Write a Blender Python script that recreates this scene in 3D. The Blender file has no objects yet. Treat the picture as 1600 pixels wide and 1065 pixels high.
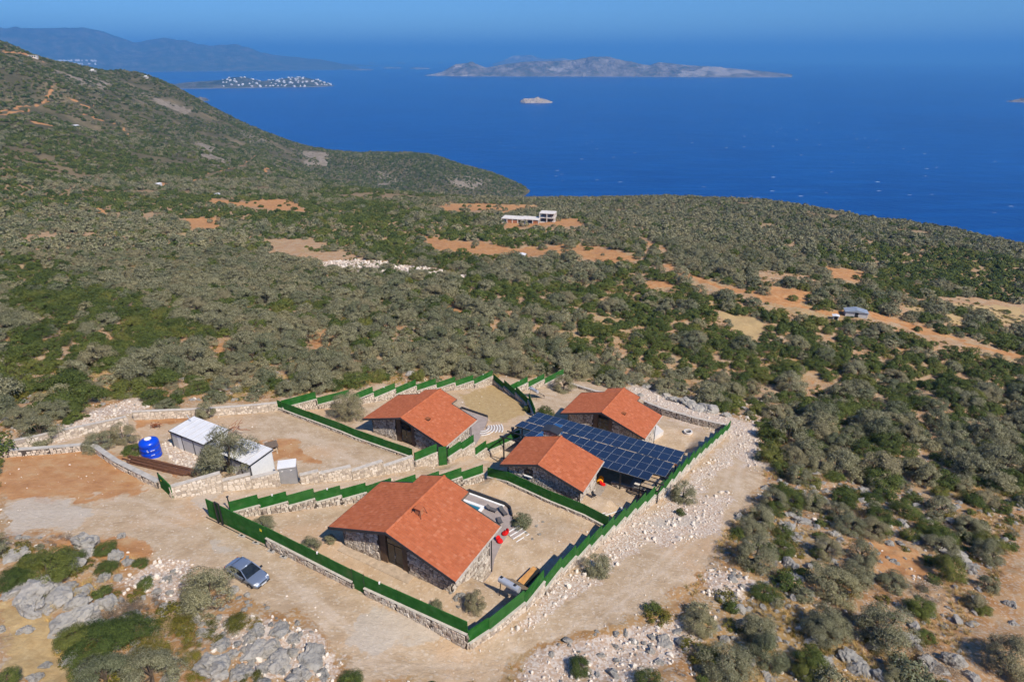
import bpy, bmesh, math, random
import numpy as np
from math import radians, sin, cos, pi, atan2, sqrt
from mathutils import Vector, Matrix

random.seed(11)
rng = np.random.default_rng(11)
sc = bpy.context.scene
COL = sc.collection

# ------------------------------------------------------------------ camera
CZ = 300.0                      # the drone hangs 300 m above the sea
F = 974.36
PITCH = radians(24.428)
cam_d = bpy.data.cameras.new('camera')
cam = bpy.data.objects.new('camera', cam_d)
COL.objects.link(cam)
cam.location = (0, 0, CZ)
cam.rotation_euler = (pi / 2 - PITCH, 0, 0)
cam_d.sensor_width = 36.0
cam_d.lens = 36.0 * F / 1600.0
cam_d.clip_start = 1.0
cam_d.clip_end = 250000.0
sc.camera = cam

# ------------------------------------------------------------------ sky and sun
SUN_EL = radians(47.5)
SUN_H = (0.679, -0.736)
sunv = Vector((SUN_H[0] * cos(SUN_EL), SUN_H[1] * cos(SUN_EL), sin(SUN_EL))).normalized()
world = bpy.data.worlds.new('World')
sc.world = world
world.use_nodes = True
wn = world.node_tree
wn.nodes.clear()
sky = wn.nodes.new('ShaderNodeTexSky')
sky.sky_type = 'NISHITA'
sky.sun_disc = False
sky.sun_elevation = SUN_EL
sky.sun_rotation = atan2(SUN_H[0], SUN_H[1])
sky.altitude = 300.0
sky.air_density = 1.0
sky.dust_density = 0.0
sky.ozone_density = 6.0
bg = wn.nodes.new('ShaderNodeBackground')
bg.inputs['Strength'].default_value = 0.088
wo = wn.nodes.new('ShaderNodeOutputWorld')
tint = wn.nodes.new('ShaderNodeMix')          # clear deep-blue Mediterranean air, the same in every direction
tint.data_type = 'RGBA'
tint.blend_type = 'MULTIPLY'
tint.inputs[0].default_value = 1.0
tint.inputs[7].default_value = (.50, .76, 1.06, 1)
wn.links.new(sky.outputs[0], tint.inputs[6])
wn.links.new(tint.outputs[2], bg.inputs['Color'])
wn.links.new(bg.outputs[0], wo.inputs['Surface'])
sun_d = bpy.data.lights.new('sun', 'SUN')
sun_d.energy = 4.3
sun_d.angle = radians(0.53)
sun_d.color = (1.0, 0.92, 0.80)
sun = bpy.data.objects.new('sun', sun_d)
sun.rotation_euler = sunv.to_track_quat('Z', 'Y').to_euler()
sun.location = (60, -60, CZ + 100)
COL.objects.link(sun)
sc.view_settings.view_transform = 'Standard'
sc.view_settings.look = 'None'
sc.view_settings.exposure = 0.45
sc.view_settings.gamma = 1.0
sc.render.engine = 'CYCLES'
sc.cycles.use_denoising = True
sc.cycles.use_adaptive_sampling = True
sc.cycles.adaptive_threshold = .03
sc.cycles.max_bounces = 6
sc.cycles.diffuse_bounces = 2
sc.cycles.glossy_bounces = 2
sc.cycles.transmission_bounces = 2
sc.cycles.volume_bounces = 0
sc.cycles.transparent_max_bounces = 6

# ------------------------------------------------------------------ pixel rays (photo is 1600 x 1065)
CP, SP = cos(PITCH), sin(PITCH)


def ray(px, py):
    u = (px - 800.0) / F
    v = (532.5 - py) / F
    return np.array([u, CP + v * SP, -SP + v * CP])


def project(x, y, z):
    zz = z - CZ
    d = y * CP - zz * SP
    up = y * SP + zz * CP
    d = np.where(d < 0.5, 0.5, d)
    return 800 + F * x / d, 532.5 - F * up / d, d


# ------------------------------------------------------------------ noise
def _hash(ix, iy, seed):
    h = (ix.astype(np.int64) * 374761393 + iy.astype(np.int64) * 668265263 + seed * 974711) & 0xffffffff
    h = ((h ^ (h >> 13)) * 1274126177) & 0xffffffff
    h = h ^ (h >> 16)
    return (h & 0xffffff) / float(0xffffff)


def vnoise(x, y, seed=0):
    x = np.asarray(x, float)
    y = np.asarray(y, float)
    xi = np.floor(x)
    yi = np.floor(y)
    fx = x - xi
    fy = y - yi
    fx = fx * fx * (3 - 2 * fx)
    fy = fy * fy * (3 - 2 * fy)
    a = _hash(xi, yi, seed)
    b = _hash(xi + 1, yi, seed)
    c = _hash(xi, yi + 1, seed)
    d = _hash(xi + 1, yi + 1, seed)
    return (a + (b - a) * fx) * (1 - fy) + (c + (d - c) * fx) * fy - 0.5


def fbm(x, y, seed=0, octs=4, gain=0.5):
    s = 0
    a = 1.0
    f = 1.0
    for i in range(octs):
        s = s + a * vnoise(x * f, y * f, seed + i * 17)
        a *= gain
        f *= 2.03
    return s


def sstep(a, b, x):
    t = np.clip((x - a) / (b - a), 0, 1)
    return t * t * (3 - 2 * t)


def in_poly(px, py, poly):
    px = np.asarray(px)
    py = np.asarray(py)
    r = np.zeros(px.shape, bool)
    n = len(poly)
    for i in range(n):
        x1, y1 = poly[i]
        x2, y2 = poly[(i + 1) % n]
        if y1 == y2:
            continue
        c = ((y1 > py) != (y2 > py)) & (px < (x2 - x1) * (py - y1) / (y2 - y1) + x1)
        r ^= c
    return r


# ------------------------------------------------------------------ terrain height
# houses: point on the ground under the front end of the ridge, yaw of the plan
def hz(x, y, z):
    return (x, y, z + CZ)


HOUSES = {
    1: dict(p=(-11.59, 44.76, -39.6 - 4.8 + CZ), yaw=radians(28.22)),
    2: dict(p=(-15.71, 75.55, -46.22 - 4.8 + CZ), yaw=radians(29.62)),
    4: dict(p=(14.33, 86.12, -51.73 - 4.8 + CZ), yaw=radians(31.17)),
    3: dict(p=(3.11, 62.39, -44.77 - 4.3 + CZ), yaw=radians(27.72)),
}


def local(h, x, y):
    hx, hy, _ = HOUSES[h]['p']
    w = HOUSES[h]['yaw']
    dx = x - hx
    dy = y - hy
    return dx * cos(w) - dy * sin(w), dx * sin(w) + dy * cos(w)


def to_world(h, a, b):
    hx, hy, _ = HOUSES[h]['p']
    w = HOUSES[h]['yaw']
    return hx + a * cos(w) + b * sin(w), hy - a * sin(w) + b * cos(w)


def plane(x, y):
    return CZ - 44.4 - .103 * (x + 11.6) - .229 * (y - 44.8)


cps = []


def cp(px, py, Y):
    d = ray(px, py)
    t = Y / d[1]
    cps.append((d[0] * t, Y, CZ + d[2] * t))


for X in (-150, -100, -50, 0, 50, 100, 150):
    for Y in (40, 80, 115):
        cps.append((X, Y, float(plane(X, Y))))
for a in [(800, 450, 210), (800, 400, 290), (830, 347, 420), (1000, 311, 750), (800, 312, 700),
          (400, 450, 215), (400, 380, 330), (400, 312, 560), (600, 303, 680), (600, 400, 300),
          (0, 450, 200), (0, 380, 280), (0, 310, 420), (200, 310, 480),
          (1200, 450, 215), (1200, 400, 290), (1200, 345, 480), (1200, 318, 650),
          (1600, 560, 165), (1600, 480, 240), (1600, 420, 340), (1600, 386, 470), (1400, 350, 560), (1400, 420, 300),
          (1020, 345, 470),
          # hill on the left
          (0, 250, 520), (0, 200, 700), (0, 150, 900), (0, 66, 1250), (100, 270, 560), (200, 270, 620),
          (100, 103, 1330), (170, 118, 1400), (250, 130, 1480), (200, 220, 900), (100, 180, 930), (330, 172, 1540),
          (300, 270, 720), (300, 230, 950), (400, 206, 1580), (400, 260, 950), (470, 228, 1600), (450, 262, 1050),
          (520, 238, 1650), (530, 284, 1000),
          # cape
          (600, 240, 1700), (700, 250, 1650), (760, 268, 1600), (800, 287, 1540), (700, 285, 1380), (620, 284, 1420), (545, 292, 1300)]:
    cp(*a)
for a in [(200, 1000, -230), (200, 1250, -330), (0, 950, -215), (0, 1200, -310), (450, 800, -235), (450, 1000, -330),
          (560, 640, -215), (700, 600, -260), (650, 850, -335), (800, 300, -260), (500, 300, -150), (900, 100, -260),
          (-100, 900, -195), (-170, 1130, -262), (60, 1470, -318), (160, 1480, -345), (110, 1700, -345), (-100, 1950, -345),
          (-400, 2050, -340), (-700, 2150, -340), (-1000, 2200, -300), (-1400, 1900, -100), (-1600, 1400, 60), (-1300, 1000, 60),
          (-900, 600, 0), (-600, 300, -20), (-400, 100, -10), (-1500, 700, 120), (400, -60, -80), (-300, -100, 0),
          (0, -80, -20), (-1000, 200, 90), (1000, 700, -340), (300, 1600, -345), (1200, 300, -340)]:
    cps.append((a[0], a[1], CZ + a[2]))
CPA = np.array(cps)
TS = 500.0


def _k(r2):
    return 0.5 * r2 * np.log(r2 + 1e-12)


def _tps_fit():
    P = CPA[:, :2] / TS
    n = len(P)
    D = ((P[:, None] - P[None]) ** 2).sum(-1)
    K = _k(D) + np.eye(n) * 2e-4
    A = np.zeros((n + 3, n + 3))
    A[:n, :n] = K
    A[:n, n] = 1
    A[:n, n + 1:] = P
    A[n, :n] = 1
    A[n + 1:, :n] = P.T
    b = np.zeros(n + 3)
    b[:n] = CPA[:, 2]
    return np.linalg.solve(A, b)


TPSW = _tps_fit()


def tps(x, y):
    x = np.asarray(x, float) / TS
    y = np.asarray(y, float) / TS
    out = TPSW[-3] + TPSW[-2] * x + TPSW[-1] * y
    for i in range(len(CPA)):
        r2 = (x - CPA[i, 0] / TS) ** 2 + (y - CPA[i, 1] / TS) ** 2
        out = out + TPSW[i] * _k(r2)
    return out


COMPOUND = [(0, 690), (60, 690), (130, 668), (205, 640), (437, 622), (600, 602), (760, 590), (890, 590), (1010, 618), (1140, 645),
            (1185, 668), (1195, 760), (1130, 830), (1110, 880), (1060, 930), (960, 975), (860, 1010), (760, 1065), (560, 1065),
            (520, 1010), (450, 955), (390, 930), (300, 890), (150, 845), (80, 840), (0, 830)]


def box_w(a, b, a0, a1, b0, b1, m):
    da = np.maximum(np.maximum(a0 - a, a - a1), 0)
    db = np.maximum(np.maximum(b0 - b, b - b1), 0)
    return 1 - sstep(0, m, np.sqrt(da * da + db * db))


def ground(x, y, detail=True):
    x = np.asarray(x, float)
    y = np.asarray(y, float)
    r = np.sqrt(x * x + y * y)
    w = sstep(105, 165, r + np.maximum(0, -x - 60) * .3)
    pl = plane(x, y)
    pl = pl - 1.3 * np.exp(-(((x + 3) / 9) ** 2 + ((y - 34.5) / 4.5) ** 2))
    z = pl * (1 - w) + tps(x, y) * w
    for h in (1, 2, 4):
        z0 = HOUSES[h]['p'][2]
        a, b = local(h, x, y)
        k = box_w(a, b, -7.6, 7.6, -1.2, 1.2, 2.2)
        z = z * (1 - k) + z0 * k
        k = box_w(a, b, 1.0, 11.5, 6.2, 13.0, 2.6)
        z = z * (1 - k) + (z0 - 3.42) * k
    a, b = local(3, x, y)
    k = box_w(a, b, -6, 8, -.8, 3.0, 2.5)
    z = z * (1 - k) + (HOUSES[3]['p'][2] - .1) * k
    if detail:
        z = z + np.minimum(r, 400) / 400 * 3.0 * fbm(x / 60, y / 60, 3, 3) * w
        z = z + sstep(400, 1100, r) * 26 * fbm(x / 260, y / 260, 5, 5) * sstep(-50, 250, -x + 60) * sstep(0, 25, z)
        px, py, _ = project(x, y, z)
        wild = np.zeros(np.shape(x))
        for ox, oy in ((-14, 0), (14, 0), (0, -9), (0, 9), (-7, 4), (7, -4), (0, 0), (-24, -10), (24, 10)):
            wild = wild + (1.0 - in_poly(px + ox, py + oy, COMPOUND)) / 9.0
        z = z + (0.05 + .55 * wild) * fbm(x / 4.5, y / 4.5, 9, 4) * (1 - sstep(250, 600, r))
    return z


def gp(px, py, dz=0.0):
    """point of the ground (raised by dz) that lies on the line of sight through a photo pixel"""
    d = ray(px, py)
    ts = np.geomspace(20, 4500, 260)
    f = CZ + d[2] * ts - (ground(d[0] * ts, d[1] * ts) + dz)
    if not (f < 0).any():
        return gp(px, py + 1.0, dz)
    i = int(np.argmax(f < 0))
    lo, hi = ts[max(i - 1, 0)], ts[i]
    tt = np.linspace(lo, hi, 24)
    f = CZ + d[2] * tt - (ground(d[0] * tt, d[1] * tt) + dz)
    i = max(int(np.argmax(f < 0)), 1)
    t = tt[i - 1] + (tt[i] - tt[i - 1]) * f[i - 1] / (f[i - 1] - f[i] + 1e-9)
    return Vector((d[0] * t, d[1] * t, CZ + d[2] * t - dz))


def gz(x, y):
    return float(ground(np.array([x]), np.array([y]))[0])


def pz(px, py, z):
    """point at height z on the line of sight"""
    d = ray(px, py)
    t = (z - CZ) / d[2]
    return Vector((d[0] * t, d[1] * t, z))


# ------------------------------------------------------------------ materials
MATS = {}


class NT:
    def __init__(s, name):
        s.m = bpy.data.materials.new(name)
        s.m.use_nodes = True
        s.t = s.m.node_tree
        s.t.nodes.clear()
        s.out = s.t.nodes.new('ShaderNodeOutputMaterial')
        s.b = s.t.nodes.new('ShaderNodeBsdfPrincipled')
        s.t.links.new(s.b.outputs[0], s.out.inputs['Surface'])
        s.co = None
        MATS[name] = s.m

    def n(s, t, **kw):
        nd = s.t.nodes.new(t)
        for k, v in kw.items():
            setattr(nd, k, v)
        return nd

    def l(s, a, b):
        s.t.links.new(a, b)

    def coord(s, kind='Object'):
        if s.co is None:
            s.co = s.n('ShaderNodeTexCoord')
        return s.co.outputs[kind]

    def noise(s, scale, detail=4, rough=.55, kind='Object', dist=0.0):
        nd = s.n('ShaderNodeTexNoise')
        nd.inputs['Scale'].default_value = scale
        nd.inputs['Detail'].default_value = detail
        nd.inputs['Roughness'].default_value = rough
        nd.inputs['Distortion'].default_value = dist
        s.l(s.coord(kind), nd.inputs['Vector'])
        return nd.outputs['Fac']

    def voro(s, scale, out='Distance', feature='F1', kind='Object'):
        nd = s.n('ShaderNodeTexVoronoi', feature=feature)
        nd.inputs['Scale'].default_value = scale
        s.l(s.coord(kind), nd.inputs['Vector'])
        return nd.outputs[out]

    def ramp(s, fac, stops):
        nd = s.n('ShaderNodeValToRGB')
        el = nd.color_ramp.elements
        while len(el) < len(stops):
            el.new(0.5)
        for e, (p, c) in zip(el, stops):
            e.position = p
            e.color = (*c, 1) if len(c) == 3 else c
        s.l(fac, nd.inputs['Fac'])
        return nd.outputs['Color']

    def mrange(s, v, a, b, c=0.0, d=1.0):
        nd = s.n('ShaderNodeMapRange', interpolation_type='SMOOTHSTEP')
        s.l(v, nd.inputs['Value'])
        for k, q in zip(('From Min', 'From Max', 'To Min', 'To Max'), (a, b, c, d)):
            nd.inputs[k].default_value = q
        return nd.outputs['Result']

    def math(s, op, a, b=None):
        nd = s.n('ShaderNodeMath', operation=op)
        for i, q in enumerate((a, b)):
            if q is None:
                continue
            if isinstance(q, (int, float)):
                nd.inputs[i].default_value = q
            else:
                s.l(q, nd.inputs[i])
        return nd.outputs[0]

    def mix(s, fac, a, b, mode='MIX'):
        nd = s.n('ShaderNodeMix', data_type='RGBA', blend_type=mode)
        for key, q in ((0, fac), (6, a), (7, b)):
            if isinstance(q, (int, float)):
                nd.inputs[key].default_value = q
            elif isinstance(q, tuple):
                nd.inputs[key].default_value = (*q, 1)
            else:
                s.l(q, nd.inputs[key])
        return nd.outputs[2]

    def attr(s, name, out='Color'):
        return s.n('ShaderNodeAttribute', attribute_name=name).outputs[out]

    def sep(s, c):
        nd = s.n('ShaderNodeSeparateColor')
        s.l(c, nd.inputs[0])
        return nd.outputs

    def color(s, c):
        if isinstance(c, tuple):
            s.b.inputs['Base Color'].default_value = (*c, 1)
        else:
            s.l(c, s.b.inputs['Base Color'])

    def set(s, rough=.8, spec=.3, metal=0.0):
        s.b.inputs['Roughness'].default_value = rough
        s.b.inputs['Specular IOR Level'].default_value = spec
        s.b.inputs['Metallic'].default_value = metal

    def bump(s, h, strength=.5, dist=.1):
        nd = s.n('ShaderNodeBump')
        nd.inputs['Strength'].default_value = strength
        nd.inputs['Distance'].default_value = dist
        s.l(h, nd.inputs['Height'])
        s.l(nd.outputs[0], s.b.inputs['Normal'])


def simple(name, col, rough=.7, spec=.3, metal=0.0, var=.25, scale=3.0, bump=0.0, bscale=20.0):
    m = NT(name)
    f = m.noise(scale, 4)
    lo = tuple(max(c * (1 - var), 0) for c in col)
    hi = tuple(min(c * (1 + var), 1) for c in col)
    m.color(m.ramp(f, [(.3, lo), (.7, hi)]))
    m.set(rough, spec, metal)
    if bump:
        m.bump(m.noise(bscale, 3), bump, .03)
    return m.m


def pieces(name, stops, rough=.8, spec=.25, nscale=6.0, dirt=.25, bump=.3):
    """colour by piece (tiles, stones) with fine grain"""
    m = NT(name)
    g = m.n('ShaderNodeNewGeometry')
    c = m.ramp(g.outputs['Random Per Island'], stops)
    f = m.noise(nscale, 5)
    c = m.mix(m.mrange(f, .35, .75, 0, dirt), c, tuple(x * .62 for x in stops[0][1]))
    m.color(c)
    m.set(rough, spec)
    m.bump(m.noise(nscale * 3, 4), bump, .02)
    return m.m


pieces('roof_tile', [(0, (.39, .110, .048)), (.35, (.425, .124, .055)), (.7, (.45, .136, .062)), (.93, (.47, .150, .071)), (1, (.50, .180, .094))], .85, .12, 1.3, .28, .15)
pieces('wall_stone', [(0, (.26, .21, .17)), (.2, (.40, .34, .28)), (.5, (.55, .48, .40)), (.8, (.66, .60, .52)), (1, (.48, .36, .27))], .9, .15, 5.0, .3, .5)
pieces('pale_stone', [(0, (.34, .28, .23)), (.25, (.48, .40, .32)), (.6, (.60, .51, .41)), (1, (.68, .60, .51))], .9, .15, 5.0, .25, .5)
pieces('rubble_stone', [(0, (.42, .30, .20)), (.25, (.56, .43, .32)), (.6, (.66, .56, .46)), (1, (.72, .66, .58))], .95, .1, 4.0, .25, .5)
simple('mortar', (.085, .07, .06), .95, .1, 0, .3, 6)
simple('pale_mortar', (.36, .30, .24), .95, .1, 0, .3, 6)
simple('coping', (.50, .45, .39), .9, .15, 0, .18, 2, .2, 30)
simple('grey_concrete', (.42, .39, .35), .9, .15, 0, .18, 1.6, .2, 25)
simple('white_concrete', (.62, .58, .54), .9, .15, 0, .14, .6)
simple('flagstone', (.44, .34, .245), .9, .12, 0, .22, 2.2, .3, 12)
simple('panel_frame', (.24, .25, .27), .5, .3, 0, .08)
simple('dark_trim', (.035, .036, .042), .5, .4, 0, .2, 4)
simple('soffit', (.16, .12, .09), .8, .2, 0, .2, 5)
simple('wood_panel', (.115, .075, .05), .7, .3, 0, .3, 3)
simple('black_steel', (.018, .019, .022), .45, .5, 0, .2, 6)
simple('dark_void', (.02, .02, .022), .8, .2)
simple('white_paint', (.78, .77, .75), .6, .3, 0, .06, 3)
simple('paving', (.33, .275, .25), .85, .2, 0, .14, 1.2, .15, 40)
simple('orange_wood', (.55, .28, .09), .6, .3, 0, .2, 2)
simple('tan_wood', (.48, .36, .24), .8, .2, 0, .2, 4)
simple('brown_rebar', (.13, .06, .035), .85, .2, 0, .35, 5)
simple('rust', (.26, .09, .035), .9, .2, 0, .4, 8)
simple('red_fabric', (.55, .012, .012), .85, .15, 0, .15, 6)
simple('orange_fabric', (.80, .30, .015), .8, .15, 0, .2, 6)
simple('grey_weave', (.11, .10, .10), .8, .2, 0, .2, 10)
simple('blue_plastic', (.003, .055, .55), .28, .5, 0, .12, 1.5)
simple('blue_tarp', (.02, .06, .42), .5, .3, 0, .2, 1)
simple('brick_red', (.38, .16, .08), .9, .15, 0, .2, 3)
simple('cabin_wall', (.50, .49, .48), .55, .3, 0, .08, 1.2)
simple('cabin_roof', (.66, .66, .67), .45, .4, 0, .07, 1.0)
simple('cabin_white', (.70, .70, .69), .5, .3, 0, .06, 1.2)
simple('kiosk_grey', (.28, .275, .28), .5, .35, 0, .08, 1.5)
simple('shed_metal', (.36, .40, .45), .4, .4, .3, .15, .6)
simple('silver_metal', (.56, .57, .60), .35, .5, .4, .1, 2)
simple('bark', (.10, .075, .055), .95, .1, 0, .35, 6, .6, 14)
simple('tyre', (.02, .02, .021), .85, .2)
simple('alloy', (.42, .43, .44), .35, .5, .8, .1)
simple('red_lamp', (.35, .01, .01), .25, .5, 0, .05)
simple('clear_lamp', (.72, .74, .76), .12, .6, 0, .05)
simple('yellow_sign', (.75, .60, .03), .5, .3, 0, .05)
simple('pool_tile', (.12, .33, .42), .3, .5, 0, .1)

m = NT('green_turf')
f = m.noise(30, 4)
f2 = m.noise(1.3, 3)
c = m.ramp(f, [(.3, (.008, .060, .008)), (.7, (.020, .130, .018))])
c = m.mix(m.mrange(f2, .35, .7, 0, .6), c, (.045, .17, .04))
oi = m.n('ShaderNodeObjectInfo')
c = m.mix(m.math('MULTIPLY', oi.outputs['Random'], .35), c, (.060, .150, .045))
c = m.mix(m.mrange(m.noise(.6, 5, .7), .52, .75, 0, .35), c, (.16, .17, .09))
m.color(c)
m.set(.9, .08)
m.bump(m.noise(70, 2), .8, .03)

m = NT('car_paint')
m.color((.27, .325, .42))
m.set(.3, .5, .55)
m.b.inputs['Coat Weight'].default_value = .7
m.b.inputs['Coat Roughness'].default_value = .08
m = NT('glass_dark')
m.color(m.ramp(m.noise(2.0, 2), [(.35, (.010, .014, .018)), (.7, (.022, .028, .034))]))
m.set(.06, .6)
m = NT('water_pool')
m.color((.02, .16, .25))
m.set(.05, .5)
m.bump(m.noise(4, 2), .15, .05)

m = NT('solar_glass')
br = m.n('ShaderNodeTexBrick')
br.offset = 0.0
br.inputs['Color1'].default_value = (.008, .012, .030, 1)
br.inputs['Color2'].default_value = (.010, .015, .038, 1)
br.inputs['Mortar'].default_value = (.022, .028, .055, 1)
br.inputs['Scale'].default_value = 1.0
br.inputs['Mortar Size'].default_value = .006
br.inputs['Brick Width'].default_value = .205
br.inputs['Row Height'].default_value = .135
m.l(m.coord('Object'), br.inputs['Vector'])
g = m.n('ShaderNodeObjectInfo')
m.color(m.mix(m.math('MULTIPLY', g.outputs['Random'], .5), br.outputs['Color'], (.014, .022, .06)))
m.set(.2, .3)
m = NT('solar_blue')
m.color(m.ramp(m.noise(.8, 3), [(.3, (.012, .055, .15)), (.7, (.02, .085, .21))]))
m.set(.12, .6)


def foliage(name, dark, mid, light, odd=None, rough=.75, spec=.2):
    m = NT(name)
    g = m.n('ShaderNodeNewGeometry')
    oi = m.n('ShaderNodeObjectInfo')
    c = m.ramp(g.outputs['Random Per Island'], [(0, dark), (.5, mid), (1, light)])
    c2 = m.ramp(oi.outputs['Random'], [(0, (.62, .70, .62)), (.35, (.9, .9, .85)), (.7, (1.1, 1.08, 1.0)), (1, (1.30, 1.18, .95))])
    c = m.mix(1.0, c, c2, 'MULTIPLY')
    if odd:
        c = m.mix(m.mrange(oi.outputs['Random'], .80, .95, 0, .55), c, odd)
    m.color(c)
    m.set(rough, spec)
    return m.m


foliage('olive_leaf', (.080, .080, .042), (.192, .186, .106), (.350, .335, .225), (.20, .175, .11))
foliage('oak_leaf', (.030, .046, .012), (.076, .102, .024), (.155, .185, .048), (.16, .155, .038))
foliage('shrub_leaf', (.065, .068, .012), (.130, .120, .020), (.205, .175, .035), (.20, .12, .03))
foliage('dry_twig', (.085, .065, .055), (.145, .115, .095), (.21, .17, .135))
foliage('dry_grass', (.36, .24, .09), (.50, .35, .15), (.60, .45, .23), None, .9, .1)

m = NT('limestone')
f = m.noise(1.1, 6, .65)
v = m.voro(1.7, 'Distance')
c = m.ramp(f, [(.28, (.16, .150, .132)), (.45, (.30, .285, .258)), (.62, (.41, .39, .352)), (.8, (.52, .48, .42))])
c = m.mix(m.mrange(m.noise(.6, 3), .55, .8, 0, .5), c, (.50, .37, .25))
oi = m.n('ShaderNodeObjectInfo')
c = m.mix(m.math('MULTIPLY', oi.outputs['Random'], .4), c, (.52, .47, .41))
m.color(c)
m.set(.95, .12)
m.bump(m.math('ADD', m.noise(3.0, 8, .7), m.math('MULTIPLY', v, .6)), .9, .35)


# ------------------------------------------------------------------ object helpers
def tag(o, label=None, cat=None, group=None, kind=None):
    if label:
        o['label'] = label
    if cat:
        o['category'] = cat
    if group:
        o['group'] = group
    if kind:
        o['kind'] = kind
    return o


def thing(name, label, cat, loc=(0, 0, 0), rz=0.0, group=None):
    o = bpy.data.objects.new(name, None)
    o.empty_display_size = .3
    COL.objects.link(o)
    o.location = loc
    o.rotation_euler = (0, 0, rz)
    return tag(o, label, cat, group)


def link(name, me, parent=None, loc=None, rz=None, scale=None):
    o = bpy.data.objects.new(name, me)
    COL.objects.link(o)
    if parent is not None:
        o.parent = parent
    if loc is not None:
        o.location = loc
    if rz is not None:
        o.rotation_euler = (0, 0, rz)
    if scale is not None:
        o.scale = scale
    return o


def np_mesh(name, V, Fq, mat=None, smooth=False):
    """mesh from an array of vertices and an array of equal-sided faces"""
    me = bpy.data.meshes.new(name)
    V = np.asarray(V, np.float32)
    Fq = np.asarray(Fq, np.int32)
    n, k = Fq.shape
    me.vertices.add(len(V))
    me.vertices.foreach_set('co', V.ravel())
    me.loops.add(n * k)
    me.loops.foreach_set('vertex_index', Fq.ravel())
    me.polygons.add(n)
    me.polygons.foreach_set('loop_start', np.arange(0, n * k, k, dtype=np.int32))
    me.polygons.foreach_set('loop_total', np.full(n, k, np.int32))
    me.polygons.foreach_set('use_smooth', np.full(n, bool(smooth)))
    me.update(calc_edges=True)
    if mat:
        me.materials.append(MATS[mat])
    return me


class MB:
    def __init__(s):
        s.v = []
        s.f = []
        s.mi = []
        s.slot = 0

    def face(s, idx):
        s.f.append(tuple(idx))
        s.mi.append(s.slot)

    def add(s, vs, fs):
        b = len(s.v)
        s.v += [tuple(p) for p in vs]
        for q in fs:
            s.face([b + i for i in q])
        return s

    def box(s, x0, x1, y0, y1, z0, z1):
        return s.add([(x0, y0, z0), (x1, y0, z0), (x1, y1, z0), (x0, y1, z0), (x0, y0, z1), (x1, y0, z1), (x1, y1, z1), (x0, y1, z1)],
                     [(0, 3, 2, 1), (4, 5, 6, 7), (0, 1, 5, 4), (1, 2, 6, 5), (2, 3, 7, 6), (3, 0, 4, 7)])

    def hexa(s, lower, upper):
        return s.add(list(lower) + list(upper), [(0, 3, 2, 1), (4, 5, 6, 7), (0, 1, 5, 4), (1, 2, 6, 5), (2, 3, 7, 6), (3, 0, 4, 7)])

    def prism(s, poly, z0, z1):
        n = len(poly)
        zl = z0 if isinstance(z0, (list, tuple)) else [z0] * n
        zu = z1 if isinstance(z1, (list, tuple)) else [z1] * n
        vs = [(p[0], p[1], zl[i]) for i, p in enumerate(poly)] + [(p[0], p[1], zu[i]) for i, p in enumerate(poly)]
        fs = [tuple(range(n - 1, -1, -1)), tuple(range(n, 2 * n))] + [(i, (i + 1) % n, n + (i + 1) % n, n + i) for i in range(n)]
        return s.add(vs, fs)

    def prism_y(s, poly, y0, y1):
        """polygon in x,z pushed along y"""
        n = len(poly)
        vs = [(p[0], y0, p[1]) for p in poly] + [(p[0], y1, p[1]) for p in poly]
        fs = [tuple(range(n)), tuple(range(2 * n - 1, n - 1, -1))] + [(i, n + i, n + (i + 1) % n, (i + 1) % n) for i in range(n)]
        return s.add(vs, fs)

    def tube(s, p, q, r, r2=None, n=6):
        p = Vector(p)
        q = Vector(q)
        r2 = r if r2 is None else r2
        ax = (q - p).normalized()
        t = Vector((1, 0, 0)) if abs(ax.x) < .8 else Vector((0, 1, 0))
        e1 = ax.cross(t).normalized()
        e2 = ax.cross(e1)
        vs = [p + (e1 * cos(2 * pi * i / n) + e2 * sin(2 * pi * i / n)) * r for i in range(n)]
        vs += [q + (e1 * cos(2 * pi * i / n) + e2 * sin(2 * pi * i / n)) * r2 for i in range(n)]
        fs = [(i, (i + 1) % n, n + (i + 1) % n, n + i) for i in range(n)] + [tuple(range(n - 1, -1, -1)), tuple(range(n, 2 * n))]
        return s.add(vs, fs)

    def lathe(s, prof, n=24, c=(0, 0, 0)):
        b = []
        for r, z in prof:
            for i in range(n):
                b.append((c[0] + r * cos(2 * pi * i / n), c[1] + r * sin(2 * pi * i / n), c[2] + z))
        fs = []
        for k in range(len(prof) - 1):
            for i in range(n):
                j = (i + 1) % n
                fs.append((k * n + i, k * n + j, (k + 1) * n + j, (k + 1) * n + i))
        fs.append(tuple(range(n - 1, -1, -1)))
        fs.append(tuple(range((len(prof) - 1) * n, len(prof) * n)))
        return s.add(b, fs)

    def mesh(s, name, mats, smooth=False):
        me = bpy.data.meshes.new(name)
        me.from_pydata(s.v, [], s.f)
        if isinstance(mats, str):
            mats = [mats]
        for q in mats:
            me.materials.append(MATS[q])
        if len(mats) > 1:
            me.polygons.foreach_set('material_index', np.array(s.mi, np.int32))
        bm = bmesh.new()
        bm.from_mesh(me)
        bmesh.ops.recalc_face_normals(bm, faces=bm.faces)
        bm.to_mesh(me)
        bm.free()
        if smooth:
            me.polygons.foreach_set('use_smooth', np.ones(len(me.polygons), bool))
        me.update()
        return me

    def part(s, name, mats, parent=None, smooth=False, loc=None, rz=None):
        return link(name, s.mesh(name, mats, smooth), parent, loc, rz)


def smooth_by_angle(o, ang=40):
    me = o.data
    me.polygons.foreach_set('use_smooth', np.ones(len(me.polygons), bool))
    bm = bmesh.new()
    bm.from_mesh(me)
    for e in bm.edges:
        if len(e.link_faces) == 2 and e.calc_face_angle(0) > radians(ang):
            e.smooth = False
    bm.to_mesh(me)
    bm.free()


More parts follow.
